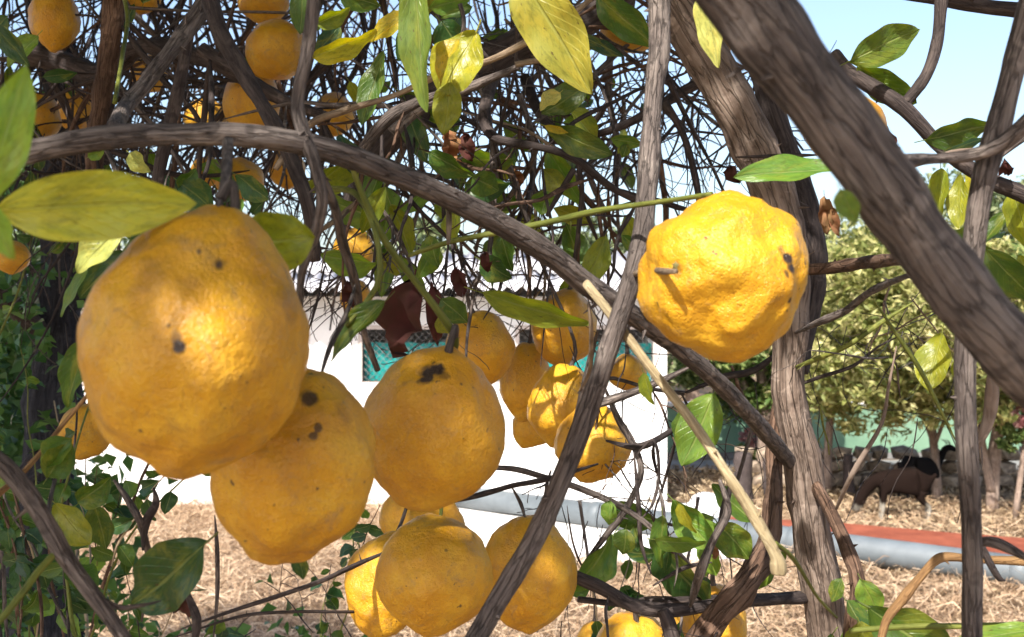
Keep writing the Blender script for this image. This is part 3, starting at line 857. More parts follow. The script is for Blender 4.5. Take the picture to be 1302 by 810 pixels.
branch('branch', [(992, 500, 1.12, 14), (984, 560, 1.10, 20), (984, 630, 1.06, 24), (976, 690, 1.03, 28), (950, 740, .98, 33), (905, 792, .96, 36), (860, 860, .95, 36)], BARK_RED, T, 12, .22)
branch('branch', [(720, 728, .98, 18), (770, 750, .98, 17), (805, 770, .98, 18), (860, 776, .98, 17), (930, 765, 1.0, 16), (990, 762, 1.06, 15), (1040, 760, 1.11, 14)], BARK_DARK, T, 10, .15)
branch('branch', [(735, 762, 1.02, 8), (800, 768, 1.03, 9), (870, 764, 1.03, 12), (960, 760, 1.08, 12), (1040, 755, 1.12, 10)], BARK_DARK, T, 8, .15)
branch('branch', [(842, 775, .97, 16), (850, 795, .97, 20), (862, 840, .97, 22)], BARK_DARK, T, 8, .15)
# lower left
branch('branch', [(-60, 545, .55, 22), (0, 588, .55, 22), (35, 628, .55, 23), (62, 670, .55, 24), (85, 712, .55, 23), (118, 757, .55, 22), (150, 800, .55, 20), (185, 860, .55, 20)], BARK, T, 12, .12)
branch('branch', [(118, 755, .55, 8), (150, 772, .56, 7), (178, 770, .57, 5), (205, 764, .575, 1.5)], BARK, T, 8, .12)
branch('branch', [(72, 702, .55, 9), (50, 725, .54, 9), (20, 765, .53, 9), (-20, 810, .52, 10)], GREEN_TWIG, T, 8, .06)
branch('branch', [(60, 668, .57, 7), (63, 640, .6, 6), (70, 610, .63, 5)], BARK, T, 6, .06)
branch('branch', [(-30, 650, .62, 12), (30, 600, .66, 7), (80, 540, .7, 6), (130, 480, .7, 5)], BARK_ORANGE, T, 8, .06)
# upper left
branch('branch', [(290, -60, 1.0, 24), (262, 2, .98, 23), (232, 45, .95, 22), (205, 80, .92, 21), (180, 112, .90, 20), (158, 138, .86, 20), (144, 165, .70, 20)], BARK, T, 12, .12)
branch('branch', [(240, 45, 1.1, 14), (228, 110, 1.1, 17), (214, 165, 1.1, 17), (202, 222, 1.1, 16), (190, 290, 1.1, 16)], BARK_DARK, T, 10, .1)
branch('branch', [(262, -20, .95, 26), (280, 40, .93, 24), (305, 85, .92, 22), (330, 128, .90, 20), (352, 165, .88, 20), (375, 215, .88, 18), (392, 262, .88, 18), (400, 330, .9, 16)], BARK_DARK, T, 10, .12)
branch('branch', [(402, -60, .60, 18), (398, 10, .60, 17), (390, 70, .60, 17), (378, 130, .60, 17), (388, 175, .595, 17), (402, 212, .59, 17), (410, 255, .59, 15), (400, 300, .60, 13), (385, 345, .61, 12), (380, 390, .62, 10)], BARK, T, 10, .14)
branch('branch', [(402, 212, .60, 12), (425, 262, .62, 12), (436, 310, .65, 14), (452, 360, .68, 11), (462, 420, .72, 9), (480, 470, .75, 8)], BARK, T, 8, .1)
branch('branch', [(290, 180, .56, 15), (288, 215, .50, 12), (282, 245, .47, 10), (276, 272, .455, 9)], BARK, T, 8, .12)
branch('branch', [(150, -40, 1.5, 30), (143, 30, 1.5, 26), (135, 90, 1.5, 26), (125, 150, 1.5, 24), (118, 230, 1.5, 22)], BARK_RED, T, 10, .2)
branch('branch', [(40, 70, 1.7, 30), (80, 80, 1.7, 30), (130, 95, 1.65, 26), (180, 60, 1.6, 24), (260, 75, 1.5, 20), (340, 120, 1.45, 14)], BARK_DARK, T, 10, .2)
branch('branch', [(255, 62, 1.4, 20), (290, 85, 1.4, 18), (355, 125, 1.4, 16), (420, 150, 1.4, 12)], BARK_DARK, T, 8, .2)
branch('branch', [(150, -30, 1.1, 5), (162, 20, 1.1, 6), (155, 75, 1.0, 6), (146, 130, .9, 7)], GREEN_TWIG, T, 6, .06)
# dark heavy limb through the upper centre
branch('limb', [(840, -90, 1.4, 42), (790, -10, 1.4, 42), (740, 28, 1.4, 40), (680, 45, 1.4, 40), (620, 80, 1.4, 46), (560, 118, 1.4, 46), (510, 160, 1.4, 42), (470, 210, 1.4, 32), (440, 280, 1.45, 24)], BARK_DARK, T, 12, .2)
branch('branch', [(350, 215, .95, 8), (392, 160, .95, 9), (440, 140, .92, 9), (500, 122, .9, 7), (560, 95, .88, 9), (620, 78, .87, 9), (672, 52, .86, 9), (720, 25, .86, 8), (760, -10, .86, 8)], BARK_TAN, T, 8, .14)
branch('branch', [(655, 82, .9, 8), (690, 75, .9, 8), (726, 66, .9, 6)], BARK_TAN, T, 8, .14)
branch('branch', [(500, 170, 1.1, 16), (530, 140, 1.1, 16), (600, 110, 1.08, 12), (660, 85, 1.05, 8)], BARK, T, 8, .2)
branch('branch', [(450, 205, 1.0, 14), (480, 165, 1.0, 16), (510, 140, 1.0, 14), (560, 118, 1.0, 8)], BARK, T, 8, .2)
branch('branch', [(628, 100, 1.2, 16), (616, 140, 1.15, 18), (625, 172, 1.12, 15), (655, 182, 1.1, 11), (700, 190, 1.1, 11), (735, 205, 1.1, 12), (780, 240, 1.1, 10), (820, 258, 1.1, 9)], BARK_DARK, T, 8, .2)
branch('branch', [(735, 205, 1.1, 8), (740, 245, 1.1, 7), (736, 290, 1.1, 6), (730, 340, 1.12, 5)], BARK_DARK, T, 7, .15)
branch('branch', [(730, 215, 1.1, 8), (712, 245, 1.1, 7), (695, 275, 1.1, 5)], BARK_DARK, T, 7, .15)
branch('branch', [(628, 170, 1.15, 11), (628, 220, 1.15, 10), (627, 270, 1.15, 8), (622, 330, 1.15, 7)], BARK, T, 7, .15)
branch('branch', [(640, 195, 1.2, 9), (655, 235, 1.2, 10), (668, 275, 1.2, 8), (690, 330, 1.2, 6)], BARK, T, 7, .15)
branch('branch', [(668, 100, 1.5, 14), (690, 150, 1.45, 14), (740, 200, 1.4, 14)], BARK_DARK, T, 8, .15)
branch('branch', [(660, 120, 1.3, 9), (678, 180, 1.3, 8), (676, 240, 1.3, 9), (670, 285, 1.3, 8)], BARK, T, 7, .15)
branch('branch', [(905, 100, 1.3, 14), (870, 115, 1.3, 13), (830, 140, 1.3, 12), (770, 168, 1.3, 10), (700, 180, 1.35, 8)], BARK_DARK, T, 8, .15)
branch('branch', [(845, 130, 1.15, 10), (870, 175, 1.15, 10), (885, 230, 1.15, 9), (890, 270, 1.15, 8)], BARK_DARK, T, 7, .15)
branch('branch', [(570, 250, .68, 6), (571, 280, .66, 8), (570, 310, .65, 5)], BARK_TAN, T, 7, .1)
branch('branch', [(585, 5, .9, 6), (590, 30, .9, 6), (583, 70, .89, 6), (580, 85, .885, 8)], BARK, T, 7, .1)
# green shoots
branch('branch', [(445, 205, .61, 6), (462, 250, .62, 8), (492, 310, .63, 9), (530, 360, .64, 9), (562, 402, .645, 10), (578, 428, .65, 10), (577, 446, .655, 10)], GREEN_TWIG, T, 8, .06)
branch('branch', [(905, 247, .62, 7), (830, 258, .66, 7), (760, 268, .69, 8), (700, 282, .72, 9), (620, 298, .74, 8), (570, 308, .75, 7), (520, 325, .76, 6)], GREEN_TWIG, T, 8, .08)
branch('branch', [(420, 240, .64, 8), (450, 245, .63, 8), (470, 275, .625, 8), (482, 320, .62, 8), (478, 365, .62, 8), (440, 415, .62, 6)], GREEN_TWIG, T, 8, .06)
branch('branch', [(1080, 802, .8, 7), (1150, 797, .8, 8), (1230, 796, .8, 8), (1330, 794, .8, 8)], GREEN_TWIG, T, 8, .06)
branch('branch', [(985, 690, .64, 6), (1010, 712, .66, 6), (1040, 760, .72, 4), (1064, 785, .78, 3)], GREEN_TWIG, T, 6, .06)
branch('branch', [(860, 345, .565, 6), (845, 345, .58, 9), (828, 344, .62, 9), (808, 348, .68, 9)], BARK_TAN, T, 8, .12)
branch('twig', [(560, 668, .80, 7), (561, 650, .82, 5), (566, 610, .86, 5), (580, 570, .9, 5)], GREEN_TWIG, T, 6, .1)
branch('twig', [(668, 660, .93, 6), (662, 640, .93, 5), (650, 618, .92, 5)], BARK, T, 6, .1)
branch('twig', [(500, 684, .92, 6), (512, 660, .94, 5), (530, 600, .96, 5)], BARK, T, 6, .1)
branch('twig', [(408, 478, .57, 8), (420, 440, .59, 7), (440, 400, .62, 7), (452, 362, .67, 7)], BARK, T, 6, .1)
# lower centre twigs
for pts, m in (
    ([(760, 420, .75, 7), (752, 450, .78, 8), (738, 510, .8, 7), (722, 565, .85, 5)], BARK),
    ([(748, 385, .72, 6), (752, 420, .73, 6), (750, 470, .76, 6), (735, 500, .8, 5)], BARK_TAN),
    ([(560, 640, .9, 8), (600, 632, .9, 8), (650, 618, .9, 7), (700, 608, .85, 8), (760, 590, .9, 6)], BARK_DARK),
    ([(605, 595, .95, 7), (650, 596, .95, 8), (690, 606, .95, 8), (740, 622, .95, 9), (800, 650, .95, 8), (850, 690, .95, 7), (880, 720, .95, 6)], BARK),
    ([(770, 495, 1.0, 8), (785, 530, 1.0, 8), (805, 565, 1.0, 9), (815, 600, 1.0, 9), (800, 640, 1.0, 8), (775, 675, 1.0, 9), (740, 720, 1.0, 9)], BARK),
    ([(880, 525, 1.05, 6), (850, 550, 1.05, 7), (812, 568, 1.0, 9), (770, 560, 1.0, 6)], BARK_DARK),
    ([(880, 465, .95, 8), (850, 480, .95, 9), (810, 497, .95, 10), (765, 512, .95, 11), (735, 520, .95, 8)], BARK),
    ([(915, 610, .85, 12), (925, 650, .85, 10), (905, 690, .85, 11), (890, 730, .85, 13), (878, 770, .9, 14)], BARK),
    ([(935, 600, .9, 8), (922, 640, .9, 9), (912, 680, .9, 8)], BARK_DARK),
    ([(806, 575, .95, 6), (812, 640, .95, 6), (815, 690, .95, 5), (828, 730, .95, 5)], BARK_DARK),
    ([(830, 745, .95, 6), (870, 722, .95, 6), (905, 715, .95, 5)], BARK_DARK),
    ([(800, 590, .98, 4), (830, 560, .98, 4), (838, 600, .98, 4), (830, 640, .98, 4), (815, 660, .98, 4)], BARK_DARK),
    ([(1000, 440, 1.2, 10), (960, 470, 1.2, 9), (920, 480, 1.2, 9), (870, 500, 1.2, 8)], BARK_DARK),
    ([(930, 465, 1.25, 8), (950, 520, 1.25, 8), (975, 560, 1.2, 7)], BARK_RED),
    ([(1008, 425, 1.1, 9), (1040, 410, .98, 9), (1075, 395, .95, 9), (1105, 372, .9, 10), (1150, 352, .7, 8), (1210, 340, .43, 10)], BARK),
    ([(1008, 468, 1.1, 7), (1030, 460, 1.04, 6), (1080, 438, 1.0, 7), (1120, 410, 1.0, 7), (1160, 385, 1.0, 5)], GREEN_TWIG),
    ([(1110, 380, .9, 4), (1140, 425, .9, 5), (1170, 470, .9, 6), (1195, 520, .9, 5), (1215, 560, .9, 4)], GREEN_TWIG),
    ([(1140, 440, 1.0, 4), (1130, 490, 1.0, 4), (1120, 540, 1.0, 5), (1085, 600, 1.0, 7), (1062, 650, 1.05, 9)], BARK_FAR),
    ([(1010, 492, 1.1, 6), (1040, 480, 1.1, 5), (1085, 465, 1.1, 5), (1118, 440, 1.1, 3), (1150, 425, 1.1, 1.5)], BARK_DARK),
    ([(1232, 690, .62, 16), (1265, 690, .61, 16), (1310, 712, .6, 18)], BARK),
    ([(1222, 640, .7, 8), (1245, 690, .7, 9), (1268, 732, .7, 8), (1278, 738, .7, 5)], BARK_DARK),
    ([(1225, 600, .8, 12), (1255, 540, .8, 14), (1262, 495, .8, 16), (1258, 470, .8, 10)], BARK_FAR),
    ([(935, 200, 1.0, 5), (1000, 198, 1.0, 6), (1040, 197, 1.0, 5)], BARK_DARK),
    ([(1265, 205, .9, 10), (1300, 175, .9, 12), (1340, 150, .9, 12)], BARK),
    ([(1150, 215, .85, 9), (1210, 195, .85, 10), (1260, 190, .85, 9)], BARK_FAR),
    ([(195, 620, .9, 6), (198, 640, .9, 10), (185, 665, .9, 11), (182, 700, .9, 8)], BARK_DARK),
    ([(145, 610, .9, 9), (165, 640, .9, 9), (180, 670, .9, 9), (190, 720, .95, 8), (180, 790, 1.0, 8)], BARK),
    ([(230, 800, .8, 4), (300, 775, .8, 5), (400, 742, .8, 7), (460, 715, .85, 6), (520, 690, .9, 5)], BARK_DARK),
    ([(200, 818, .85, 4), (300, 785, .85, 4), (370, 778, .85, 4), (450, 778, .88, 4), (480, 775, .95, 4), (530, 770, 1.0, 3)], BARK_DARK),
    ([(273, 655, 1.0, 4), (276, 700, 1.0, 6), (276, 760, 1.0, 5), (270, 820, 1.0, 4)], BARK),
    ([(225, 725, .7, 6), (240, 760, .7, 9), (250, 790, .7, 12), (245, 830, .7, 12)], BARK_DARK)):
    branch('twig', pts, m, T, 7, .14, 6)

# ------------------------------------------------------------------ twig tangle behind
def wander(x, y, d, ang, L, w, steps=6, turn=0.35):
    """a crooked twig in pixel space with drifting depth; L and w in pixels at that depth"""
    pts = []
    dd = rnd.uniform(-.05, .05)
    for i in range(steps):
        pts.append((x, y, d, max(1.0, w * (1 - .75 * i / steps) * (.5 if i == 0 else 1))))
        ang += rnd.uniform(-turn, turn)
        x += math.cos(ang) * L / steps; y += math.sin(ang) * L / steps; d = max(.9, d + dd)
    return pts
n_obj = 0
loose = []
def rand_twig(x0, x1, y0, y1, dlo, dhi, wlo, whi, lmin, lmax, single):
    d = rnd.uniform(dlo, dhi)
    ang = rnd.choice((math.pi/2 + rnd.uniform(-.5, .5), rnd.uniform(0, 2*math.pi)))
    L = rnd.uniform(lmin, lmax)
    sx, sy = rnd.uniform(x0, x1), rnd.uniform(y0, y1)
    if single:
        for k in range(30):                          # spring from an older branch where one is near
            q = rnd.choice(SAMPLES); qx, qy = q.x / q.y * F + W/2, (CZ - q.z) / q.y * F + H/2
            if q.y > (1.35 if x1 < 500 else .95) and x0 <= qx <= x1 and y0 <= qy <= y1:
                sx, sy, d = qx, qy, q.y; break
        else: sy = -30.0
    pts = wander(sx, sy, d, ang, L, rnd.uniform(wlo, whi))
    mt = rnd.choice((BARK_DARK, BARK_DARK, BARK, BARK_RED))
    if single:
        branch('twig', pts, mt, T, 6, .12, 3, False)
        if rnd.random() < .7:
            k = rnd.randrange(1, 4); q = pts[k]
            p2 = wander(q[0], q[1], q[2], ang + rnd.choice((-1, 1)) * rnd.uniform(.4, 1.0), L * .5, q[3] * .6, 5)
            branch('twig', p2, mt, T, 5, .12, 3, False)
    else:
        loose.append(tube_data(px_path(pts, 2), 4, .1, 40, 1.0))
for i in range(48): rand_twig(-20, 480, -20, 260, 1.6, 2.8, 4, 10, 160, 420, True)
for i in range(40): rand_twig(430, 900, -20, 280, 1.3, 2.6, 4, 9, 140, 360, True)
for i in range(7): rand_twig(380, 780, 260, 400, 1.3, 2.2, 3, 7, 80, 220, True)
for i in range(14): rand_twig(690, 960, 440, 780, 1.1, 1.7, 2, 6, 80, 200, True)
for i in range(520): rand_twig(-40, 470, -40, 230, 1.75, 3.6, 1.6, 6, 80, 320, False)
for i in range(200): rand_twig(430, 900, -40, 190, 1.4, 3.4, 1.2, 4, 80, 240, False)
for i in range(60): rand_twig(700, 960, 430, 800, 1.1, 1.8, 1.2, 2.5, 60, 180, False)
for i in range(26): rand_twig(1000, 1250, 360, 560, 1.1, 1.8, 1.2, 2.5, 60, 180, False)
def spray(x, y, d, ang, L, w, level=0):
    """one forking twig: tapers, bends at its nodes and forks twice"""
    steps = 5
    pts = wander(x, y, d, ang, L, w, steps, .30)
    if level: pts[0] = (*pts[0][:3], w)
    out = [tube_data(px_path(pts, 3), 6 if level == 0 else 5, .16, 40, rnd.random() * 40)]
    if level < 2:
        for k in range(1, steps):
            if rnd.random() < (.85 if level == 0 else .5):
                q = pts[k]; a2 = math.atan2(pts[k][1] - pts[k-1][1], pts[k][0] - pts[k-1][0])
                out += spray(q[0], q[1], q[2], a2 + rnd.choice((-1, 1)) * rnd.uniform(.35, .95), L * rnd.uniform(.35, .6), q[3] * rnd.uniform(.5, .75), level + 1)
    return out
def sprays(n, x0, x1, y0, y1, dlo, dhi, wlo, whi, lmin, lmax, mats):
    for i in range(n):
        d = rnd.uniform(dlo, dhi)
        a = rnd.choice((math.pi/2, math.pi/2, math.pi*.75, math.pi*.25, rnd.uniform(0, 6.28))) + rnd.uniform(-.4, .4)
        v, f, uv = merge(spray(rnd.uniform(x0, x1), rnd.uniform(y0, y1), d, a, rnd.uniform(lmin, lmax), rnd.uniform(wlo, whi)))
        obj('twig', mesh('twig', v, f, rnd.choice(mats), True, uv), T)
MT = (BARK, BARK, BARK_RED, BARK_DARK, BARK_TAN)
sprays(34, 430, 830, -40, 180, 1.15, 2.2, 5, 12, 150, 330, MT)
sprays(20, 400, 760, 150, 270, 1.15, 1.9, 4, 9, 110, 230, MT)
sprays(14, 380, 640, 300, 350, 1.2, 1.8, 3, 6, 70, 150, (BARK, BARK_DARK, BARK_RED))
sprays(26, -20, 430, -40, 120, 1.75, 2.8, 5, 13, 160, 340, (BARK, BARK_RED, BARK_DARK))
sprays(8, 830, 1000, 60, 180, 1.2, 1.8, 3, 7, 90, 200, (BARK, BARK_DARK))
sprays(9, 700, 930, 440, 700, 1.1, 1.6, 3, 6, 80, 180, (BARK, BARK_DARK, BARK_RED))
sprays(7, 1040, 1200, 360, 520, 1.1, 1.8, 2, 5, 70, 170, (BARK, BARK_FAR, GREEN_TWIG))
sprays(8, 150, 480, 790, 830, 1.0, 1.8, 2, 5, 60, 160, (BARK, BARK_DARK, STALK))
V_, F_, U_ = merge(loose)
tag(obj('fine_twigs', mesh('fine_twigs', V_, F_, BARK_DARK, True, U_), T), kind='stuff')

# ------------------------------------------------------------------ placed leaves
for a in (
    (-6, 268, 250, 262, 92, .42, 'ylw', 8, .02, 0), (-38, 275, 40, 82, 64, .37, 'blg', 10, 0, 6), (-30, 245, 12, 330, 40, .36, 'blg', 30, 0, 0),
    (292, 305, 398, 296, 80, .50, 'yg', 18, .01, 2), (152, 288, 94, 348, 40, .62, 'ly', 20, 0, 1), (490, 383, 412, 458, 30, .62, 'g', 30, 0, 3),
    (612, 372, 748, 424, 34, .80, 'yg', 35, 0, 4), (378, 700, 384, 738, 22, .62, 'dg', 20, 0, 0),
    (262, 690, 156, 774, 84, .60, 'dg', 12, .02, 0), (655, -40, 747, 120, 76, .80, 'yl2', 12, 0, 0), (526, -30, 538, 140, 44, .78, 'yg2', 25, 0, 1),
    (606, 40, 566, 128, 62, .84, 'y2', 20, 0, 2), (584, 50, 552, 104, 24, .80, 'y', 50, 0, 3), (572, 104, 562, 170, 38, .83, 'yg', 10, 0, 0),
    (398, 74, 480, 42, 30, .9, 'y', 35, 0, 1), (520, 18, 466, 46, 26, .9, 'y', 30, 0, 4), (384, -16, 380, 42, 30, .85, 'g', 10, 0, 0), (402, 32, 446, 12, 24, .9, 'yg', 25, 0, 1),
    (488, 66, 463, 162, 28, 1.0, 'g', 30, 0, 2), (400, 70, 430, 30, 26, .95, 'bg', 20, 0, 2), (893, -16, 909, 86, 32, .72, 'ly', 30, 0, 0), (1066, 214, 933, 224, 28, .74, 'lg', 50, 0, 5),
    (1080, 78, 1174, 38, 46, .90, 'g2', 15, 0, 0), (1090, 84, 1166, 128, 38, .93, 'g2', 20, 0, 2), (1176, 178, 1264, 162, 34, .9, 'g', 30, 0, 0), (1195, 195, 1258, 176, 12, .86, 'bg', 60, 0, 0),
    (1196, 214, 1194, 276, 26, 1.0, 'yg', 20, 0, 1), (1222, 222, 1222, 292, 26, 1.0, 'yg', 25, 0, 2), (1243, 205, 1236, 252, 24, 1.0, 'y2', 25, 0, 0), 
    (1288, 240, 1304, 318, 34, .95, 'yg', 25, 0, 0), (1252, 318, 1316, 392, 46, .9, 'g', 15, 0, 4), (1280, 270, 1240, 320, 20, 1.0, 'g', 30, 0, 1),
    (1198, 424, 1184, 498, 42, 1.0, 'yg', 20, 0, 2), (1215, 455, 1232, 500, 22, 1.0, 'yg', 30, 0, 0), (1105, 185, 1085, 160, 10, .9, 'ly', 30, 0, 0),
    (908, 500, 864, 592, 56, .95, 'lg', 10, 0, 0), (878, 520, 858, 568, 24, 1.0, 'g', 40, 0, 1), (818, 474, 829, 516, 18, .9, 'yg', 35, 0, 1),
    (856, 636, 908, 694, 40, .88, 'lg', 20, 0, 2), (862, 640, 884, 680, 16, .86, 'y', 40, 0, 1), (832, 686, 898, 700, 22, .86, 'lg', 45, 0, 4), (912, 664, 952, 714, 44, .9, 'g', 12, 0, 0), (842, 655, 838, 724, 24, .92, 'g', 30, 0, 1),
    (796, 672, 790, 706, 30, .94, 'g', 15, 0, 0), (776, 636, 772, 668, 22, .94, 'lg', 25, 0, 0), (808, 668, 812, 700, 18, .96, 'dg', 20, 0, 2), (850, 700, 846, 730, 14, .95, 'dg', 20, 0, 1),
    (1094, 736, 1116, 784, 34, .85, 'lg', 10, 0, 0), (1104, 772, 1214, 836, 72, .82, 'g', 15, 0, 2), (1092, 790, 1102, 830, 40, .86, 'yg', 20, 0, 1), (1325, 800, 1210, 812, 24, .78, 'lg', 40, 0, 0), (1070, 735, 1056, 765, 20, .95, 'g', 20, 0, 0),
    (1068, 240, 1086, 284, 30, .40, 'lg', 20, 0, 0), (747, 108, 688, 142, 38, 1.0, 'g', 15, 0, 0), (712, 118, 686, 138, 22, .98, 'ly', 30, 0, 1), (694, 160, 780, 194, 34, 1.0, 'g', 20, 0, 2), (692, 160, 722, 170, 10, .99, 'y', 30, 0, 0),
    (776, 176, 818, 186, 18, 1.1, 'lg', 25, 0, 0), (758, -6, 830, 62, 42, .95, 'g', 20, 0, 0), (736, 44, 792, 74, 18, 1.0, 'bg', 30, 0, 0), (798, 183, 790, 200, 14, 1.1, 'g', 20, 0, 0),
    (560, 380, 592, 412, 34, .85, 'g', 20, 0, 0), (558, 402, 576, 424, 24, .86, 'yg', 30, 0, 1), (600, 225, 632, 245, 36, 1.05, 'g', 20, 0, 0), (545, 195, 600, 225, 30, 1.05, 'g', 25, 0, 1), (592, 232, 650, 240, 40, 1.1, 'dg', 20, 0, 3),
    (690, 215, 722, 240, 28, 1.15, 'yg', 20, 0, 2), (700, 240, 690, 275, 30, 1.2, 'lg', 20, 0, 2), (636, 300, 650, 345, 30, 1.1, 'g', 20, 0, 1), (545, 300, 556, 340, 26, 1.0, 'g', 20, 0, 1), (610, 330, 650, 355, 34, 1.1, 'dg', 15, 0, 1),
    (10, 20, -30, 60, 30, .9, 'dg', 20, 0, 0), (-10, 30, 34, 84, 26, .75, 'dg', 20, 0, 0), (48, 45, 6, 84, 26, .9, 'lg', 30, 0, 1), (300, 222, 346, 252, 28, .85, 'dg', 30, 0, 2), (228, 232, 268, 268, 44, .8, 'dg', 10, 0, 0), (228, 240, 250, 216, 26, .8, 'g', 20, 0, 1),
    (165, 195, 188, 218, 24, .8, 'ly', 20, 0, 1), (112, 200, 132, 192, 14, .8, 'lg', 20, 0, 1), (220, 290, 150, 330, 36, .7, 'dg', 20, 0, 1), (160, 320, 105, 380, 40, .75, 'dg', 20, 0, 2), (108, 430, 82, 520, 34, .75, 'g', 25, 0, 1),
    (112, 340, 70, 400, 14, .72, 'lg', 55, 0, 4), (60, 608, 92, 566, 40, .66, 'g', 15, 0, 0), (90, 556, 48, 598, 36, .66, 'g', 25, 0, 1), (100, 640, 138, 612, 36, .8, 'g', 20, 0, 1), (70, 640, 120, 690, 40, .8, 'yg', 25, 0, 2), (120, 640, 132, 700, 34, .82, 'g', 20, 0, 0), (430, -8, 482, 10, 30, .95, 'g', 20, 0, 0), (545, 10, 600, 0, 26, .9, 'lg', 20, 0, 0), (600, 8, 560, 22, 20, .95, 'g', 20, 0, 1),
    (535, 30, 505, 75, 30, 1.0, 'dg', 20, 0, 1), (560, 28, 596, 80, 44, .95, 'dg', 20, 0, 1), (790, 300, 830, 330, 20, 1.2, 'g', 20, 0, 1)):
    x0, y0, x1, y1, w, d, c, roll, dd, var = a
    c = {'ylw': (0.47, 0.47, 0.06), 'blg': (0.19, 0.34, 0.045), 'yl2': (0.42, 0.42, 0.07), 'yg2': (0.15, 0.21, 0.04), 'y2': (0.34, 0.33, 0.03), 'g2': (0.09, 0.15, 0.02)}.get(c, c)
    leaf(T, x0, y0, x1, y1, w, d, c, roll, dd, var)
# shrivelled leaves
for (x0, y0, x1, y1, w, d, c) in ((526, 358, 500, 456, 62, .86, 'br'), (548, 360, 560, 440, 30, .87, 'br'), (570, 165, 575, 205, 34, 1.1, 'or'), (590, 168, 600, 205, 26, 1.1, 'br'), (1048, 250, 1052, 300, 26, .9, 'or'), (1058, 262, 1066, 300, 16, .9, 'or'),
                                  (925, 212, 935, 240, 26, 1.05, 'br'), (1130, 165, 1138, 196, 24, .85, 'br'), (582, 340, 590, 372, 24, 1.0, 'br'), (615, 320, 618, 350, 18, 1.0, 'br'), (655, 215, 660, 240, 20, 1.2, 'or'), (440, 358, 452, 392, 26, .9, 'br'),
                                  (1275, 205, 1285, 225, 20, .9, 'br'), (240, 755, 225, 785, 26, .72, 'br'), (905, 690, 912, 712, 14, .9, 'or')):
    leaf(T, x0, y0, x1, y1, w, d, c, rnd.uniform(-30, 30), .01, 1 if x0 in (526, 548) else None, 'dry_leaf', DRY_ME)
# loose leaves through the tangle
def scatter_leaves(n, x0, x1, y0, y1, dlo, dhi, cols, size=(.035, .075)):
    for i in range(n):
        d = rnd.uniform(dlo, dhi); x, y = rnd.uniform(x0, x1), rnd.uniform(y0, y1)
        L = rnd.uniform(*size) * F / d; a = rnd.choice((math.pi/2, rnd.uniform(0, 6.28))) + rnd.uniform(-.7, .7)
        leaf(T, x, y, x + L * math.cos(a), y + L * math.sin(a), L * rnd.uniform(.35, .5), d, rnd.choice(cols), rnd.uniform(-55, 55), rnd.uniform(-.03, .03))
scatter_leaves(40, 430, 830, -20, 270, 1.15, 2.2, ('g', 'dg', 'yg', 'lg', 'bg'))
scatter_leaves(20, 0, 420, -10, 250, 1.2, 2.4, ('dg', 'g', 'dg', 'bg', 'lg'))
scatter_leaves(26, 400, 800, 180, 350, 1.1, 1.6, ('g', 'lg', 'yg'))
scatter_leaves(4, 1180, 1310, 200, 400, 1.0, 1.4, ('yg', 'lg', 'g'))
scatter_leaves(8, 1040, 1110, 740, 830, .9, 1.1, ('g', 'lg'))
scatter_leaves(10, 740, 960, 640, 760, 1.0, 1.3, ('g', 'dg', 'lg'))

# ------------------------------------------------------------------ lemons
LEM_GROUP = 'lemons hanging in the tree'
def lemon_mesh(seed, neck=.10, nipple=.10, lump=.05, nu=40, nv=28, mat=None, flat=1.0):
    v, f = [], []
    for j in range(nv + 1):
        th = math.pi * j / nv
        for i in range(nu):
            ph = 2 * math.pi * i / nu
            dr = Vector((math.sin(th) * math.cos(ph), math.sin(th) * math.sin(ph), math.cos(th)))
            r = 1.0
            r += lump * 1.6 * noise.noise(dr * 1.5 + Vector((seed * 3.1, 0, 0)))
            r += lump * .75 * noise.noise(dr * 3.4 + Vector((0, seed * 2.3, 0)))
            r += lump * .26 * noise.noise(dr * 8.5 + Vector((0, 0, seed)))
            rib = .028 * math.cos(ph * 5 + seed) * math.sin(th) * max(0, math.cos(th))
            top, bot = math.exp(-(th / .42) ** 2), math.exp(-((math.pi - th) / .30) ** 2)
            z = dr.z * r + neck * top - nipple * bot * 1.0 - .05 * math.exp(-(th / .12) ** 2)
            k = r * (1 + rib) * (1 - .05 * max(0, dr.z) ** 2)
            v.append((dr.x * k, dr.y * k, z * flat))
    for j in range(nv):
        for i in range(nu):
            i2 = (i + 1) % nu
            f.append((j*nu + i, (j+1)*nu + i, (j+1)*nu + i2, j*nu + i2))
    me = mesh('lemon', v, f, mat)
    bm = bmesh.new(); bm.from_mesh(me); bmesh.ops.remove_doubles(bm, verts=bm.verts[:], dist=1e-4); bm.to_mesh(me); bm.free()
    me.polygons.foreach_set('use_smooth', [True] * len(me.polygons))
    return me

PEEL = m_lemon('lemon_peel')
small_me = [lemon_mesh(s, nk, np_, lu, 30, 20, PEEL) for s, nk, np_, lu in ((1, .08, .10, .05), (2, .16, .06, .06), (3, .05, .14, .05), (4, .10, .08, .07))]
CALYX = m_plain('calyx', (0.10, 0.10, 0.03), (0.20, 0.16, 0.06), 40, .8)
v_, f_ = [(0, 0, .05)], []
for k in range(10):
    a = k * math.pi / 5; r_ = .15 if k % 2 == 0 else .07
    v_.append((r_ * math.cos(a), r_ * math.sin(a), 0.0))
for k in range(10): f_.append((0, 1 + k, 1 + (k + 1) % 10))
calyx_me = mesh('calyx', v_, f_, CALYX)

def axes(tilt, nod, spin):
    return Matrix.Rotation(R(tilt), 4, 'Y') @ Matrix.Rotation(R(nod), 4, 'X') @ Matrix.Rotation(spin, 4, 'Z')

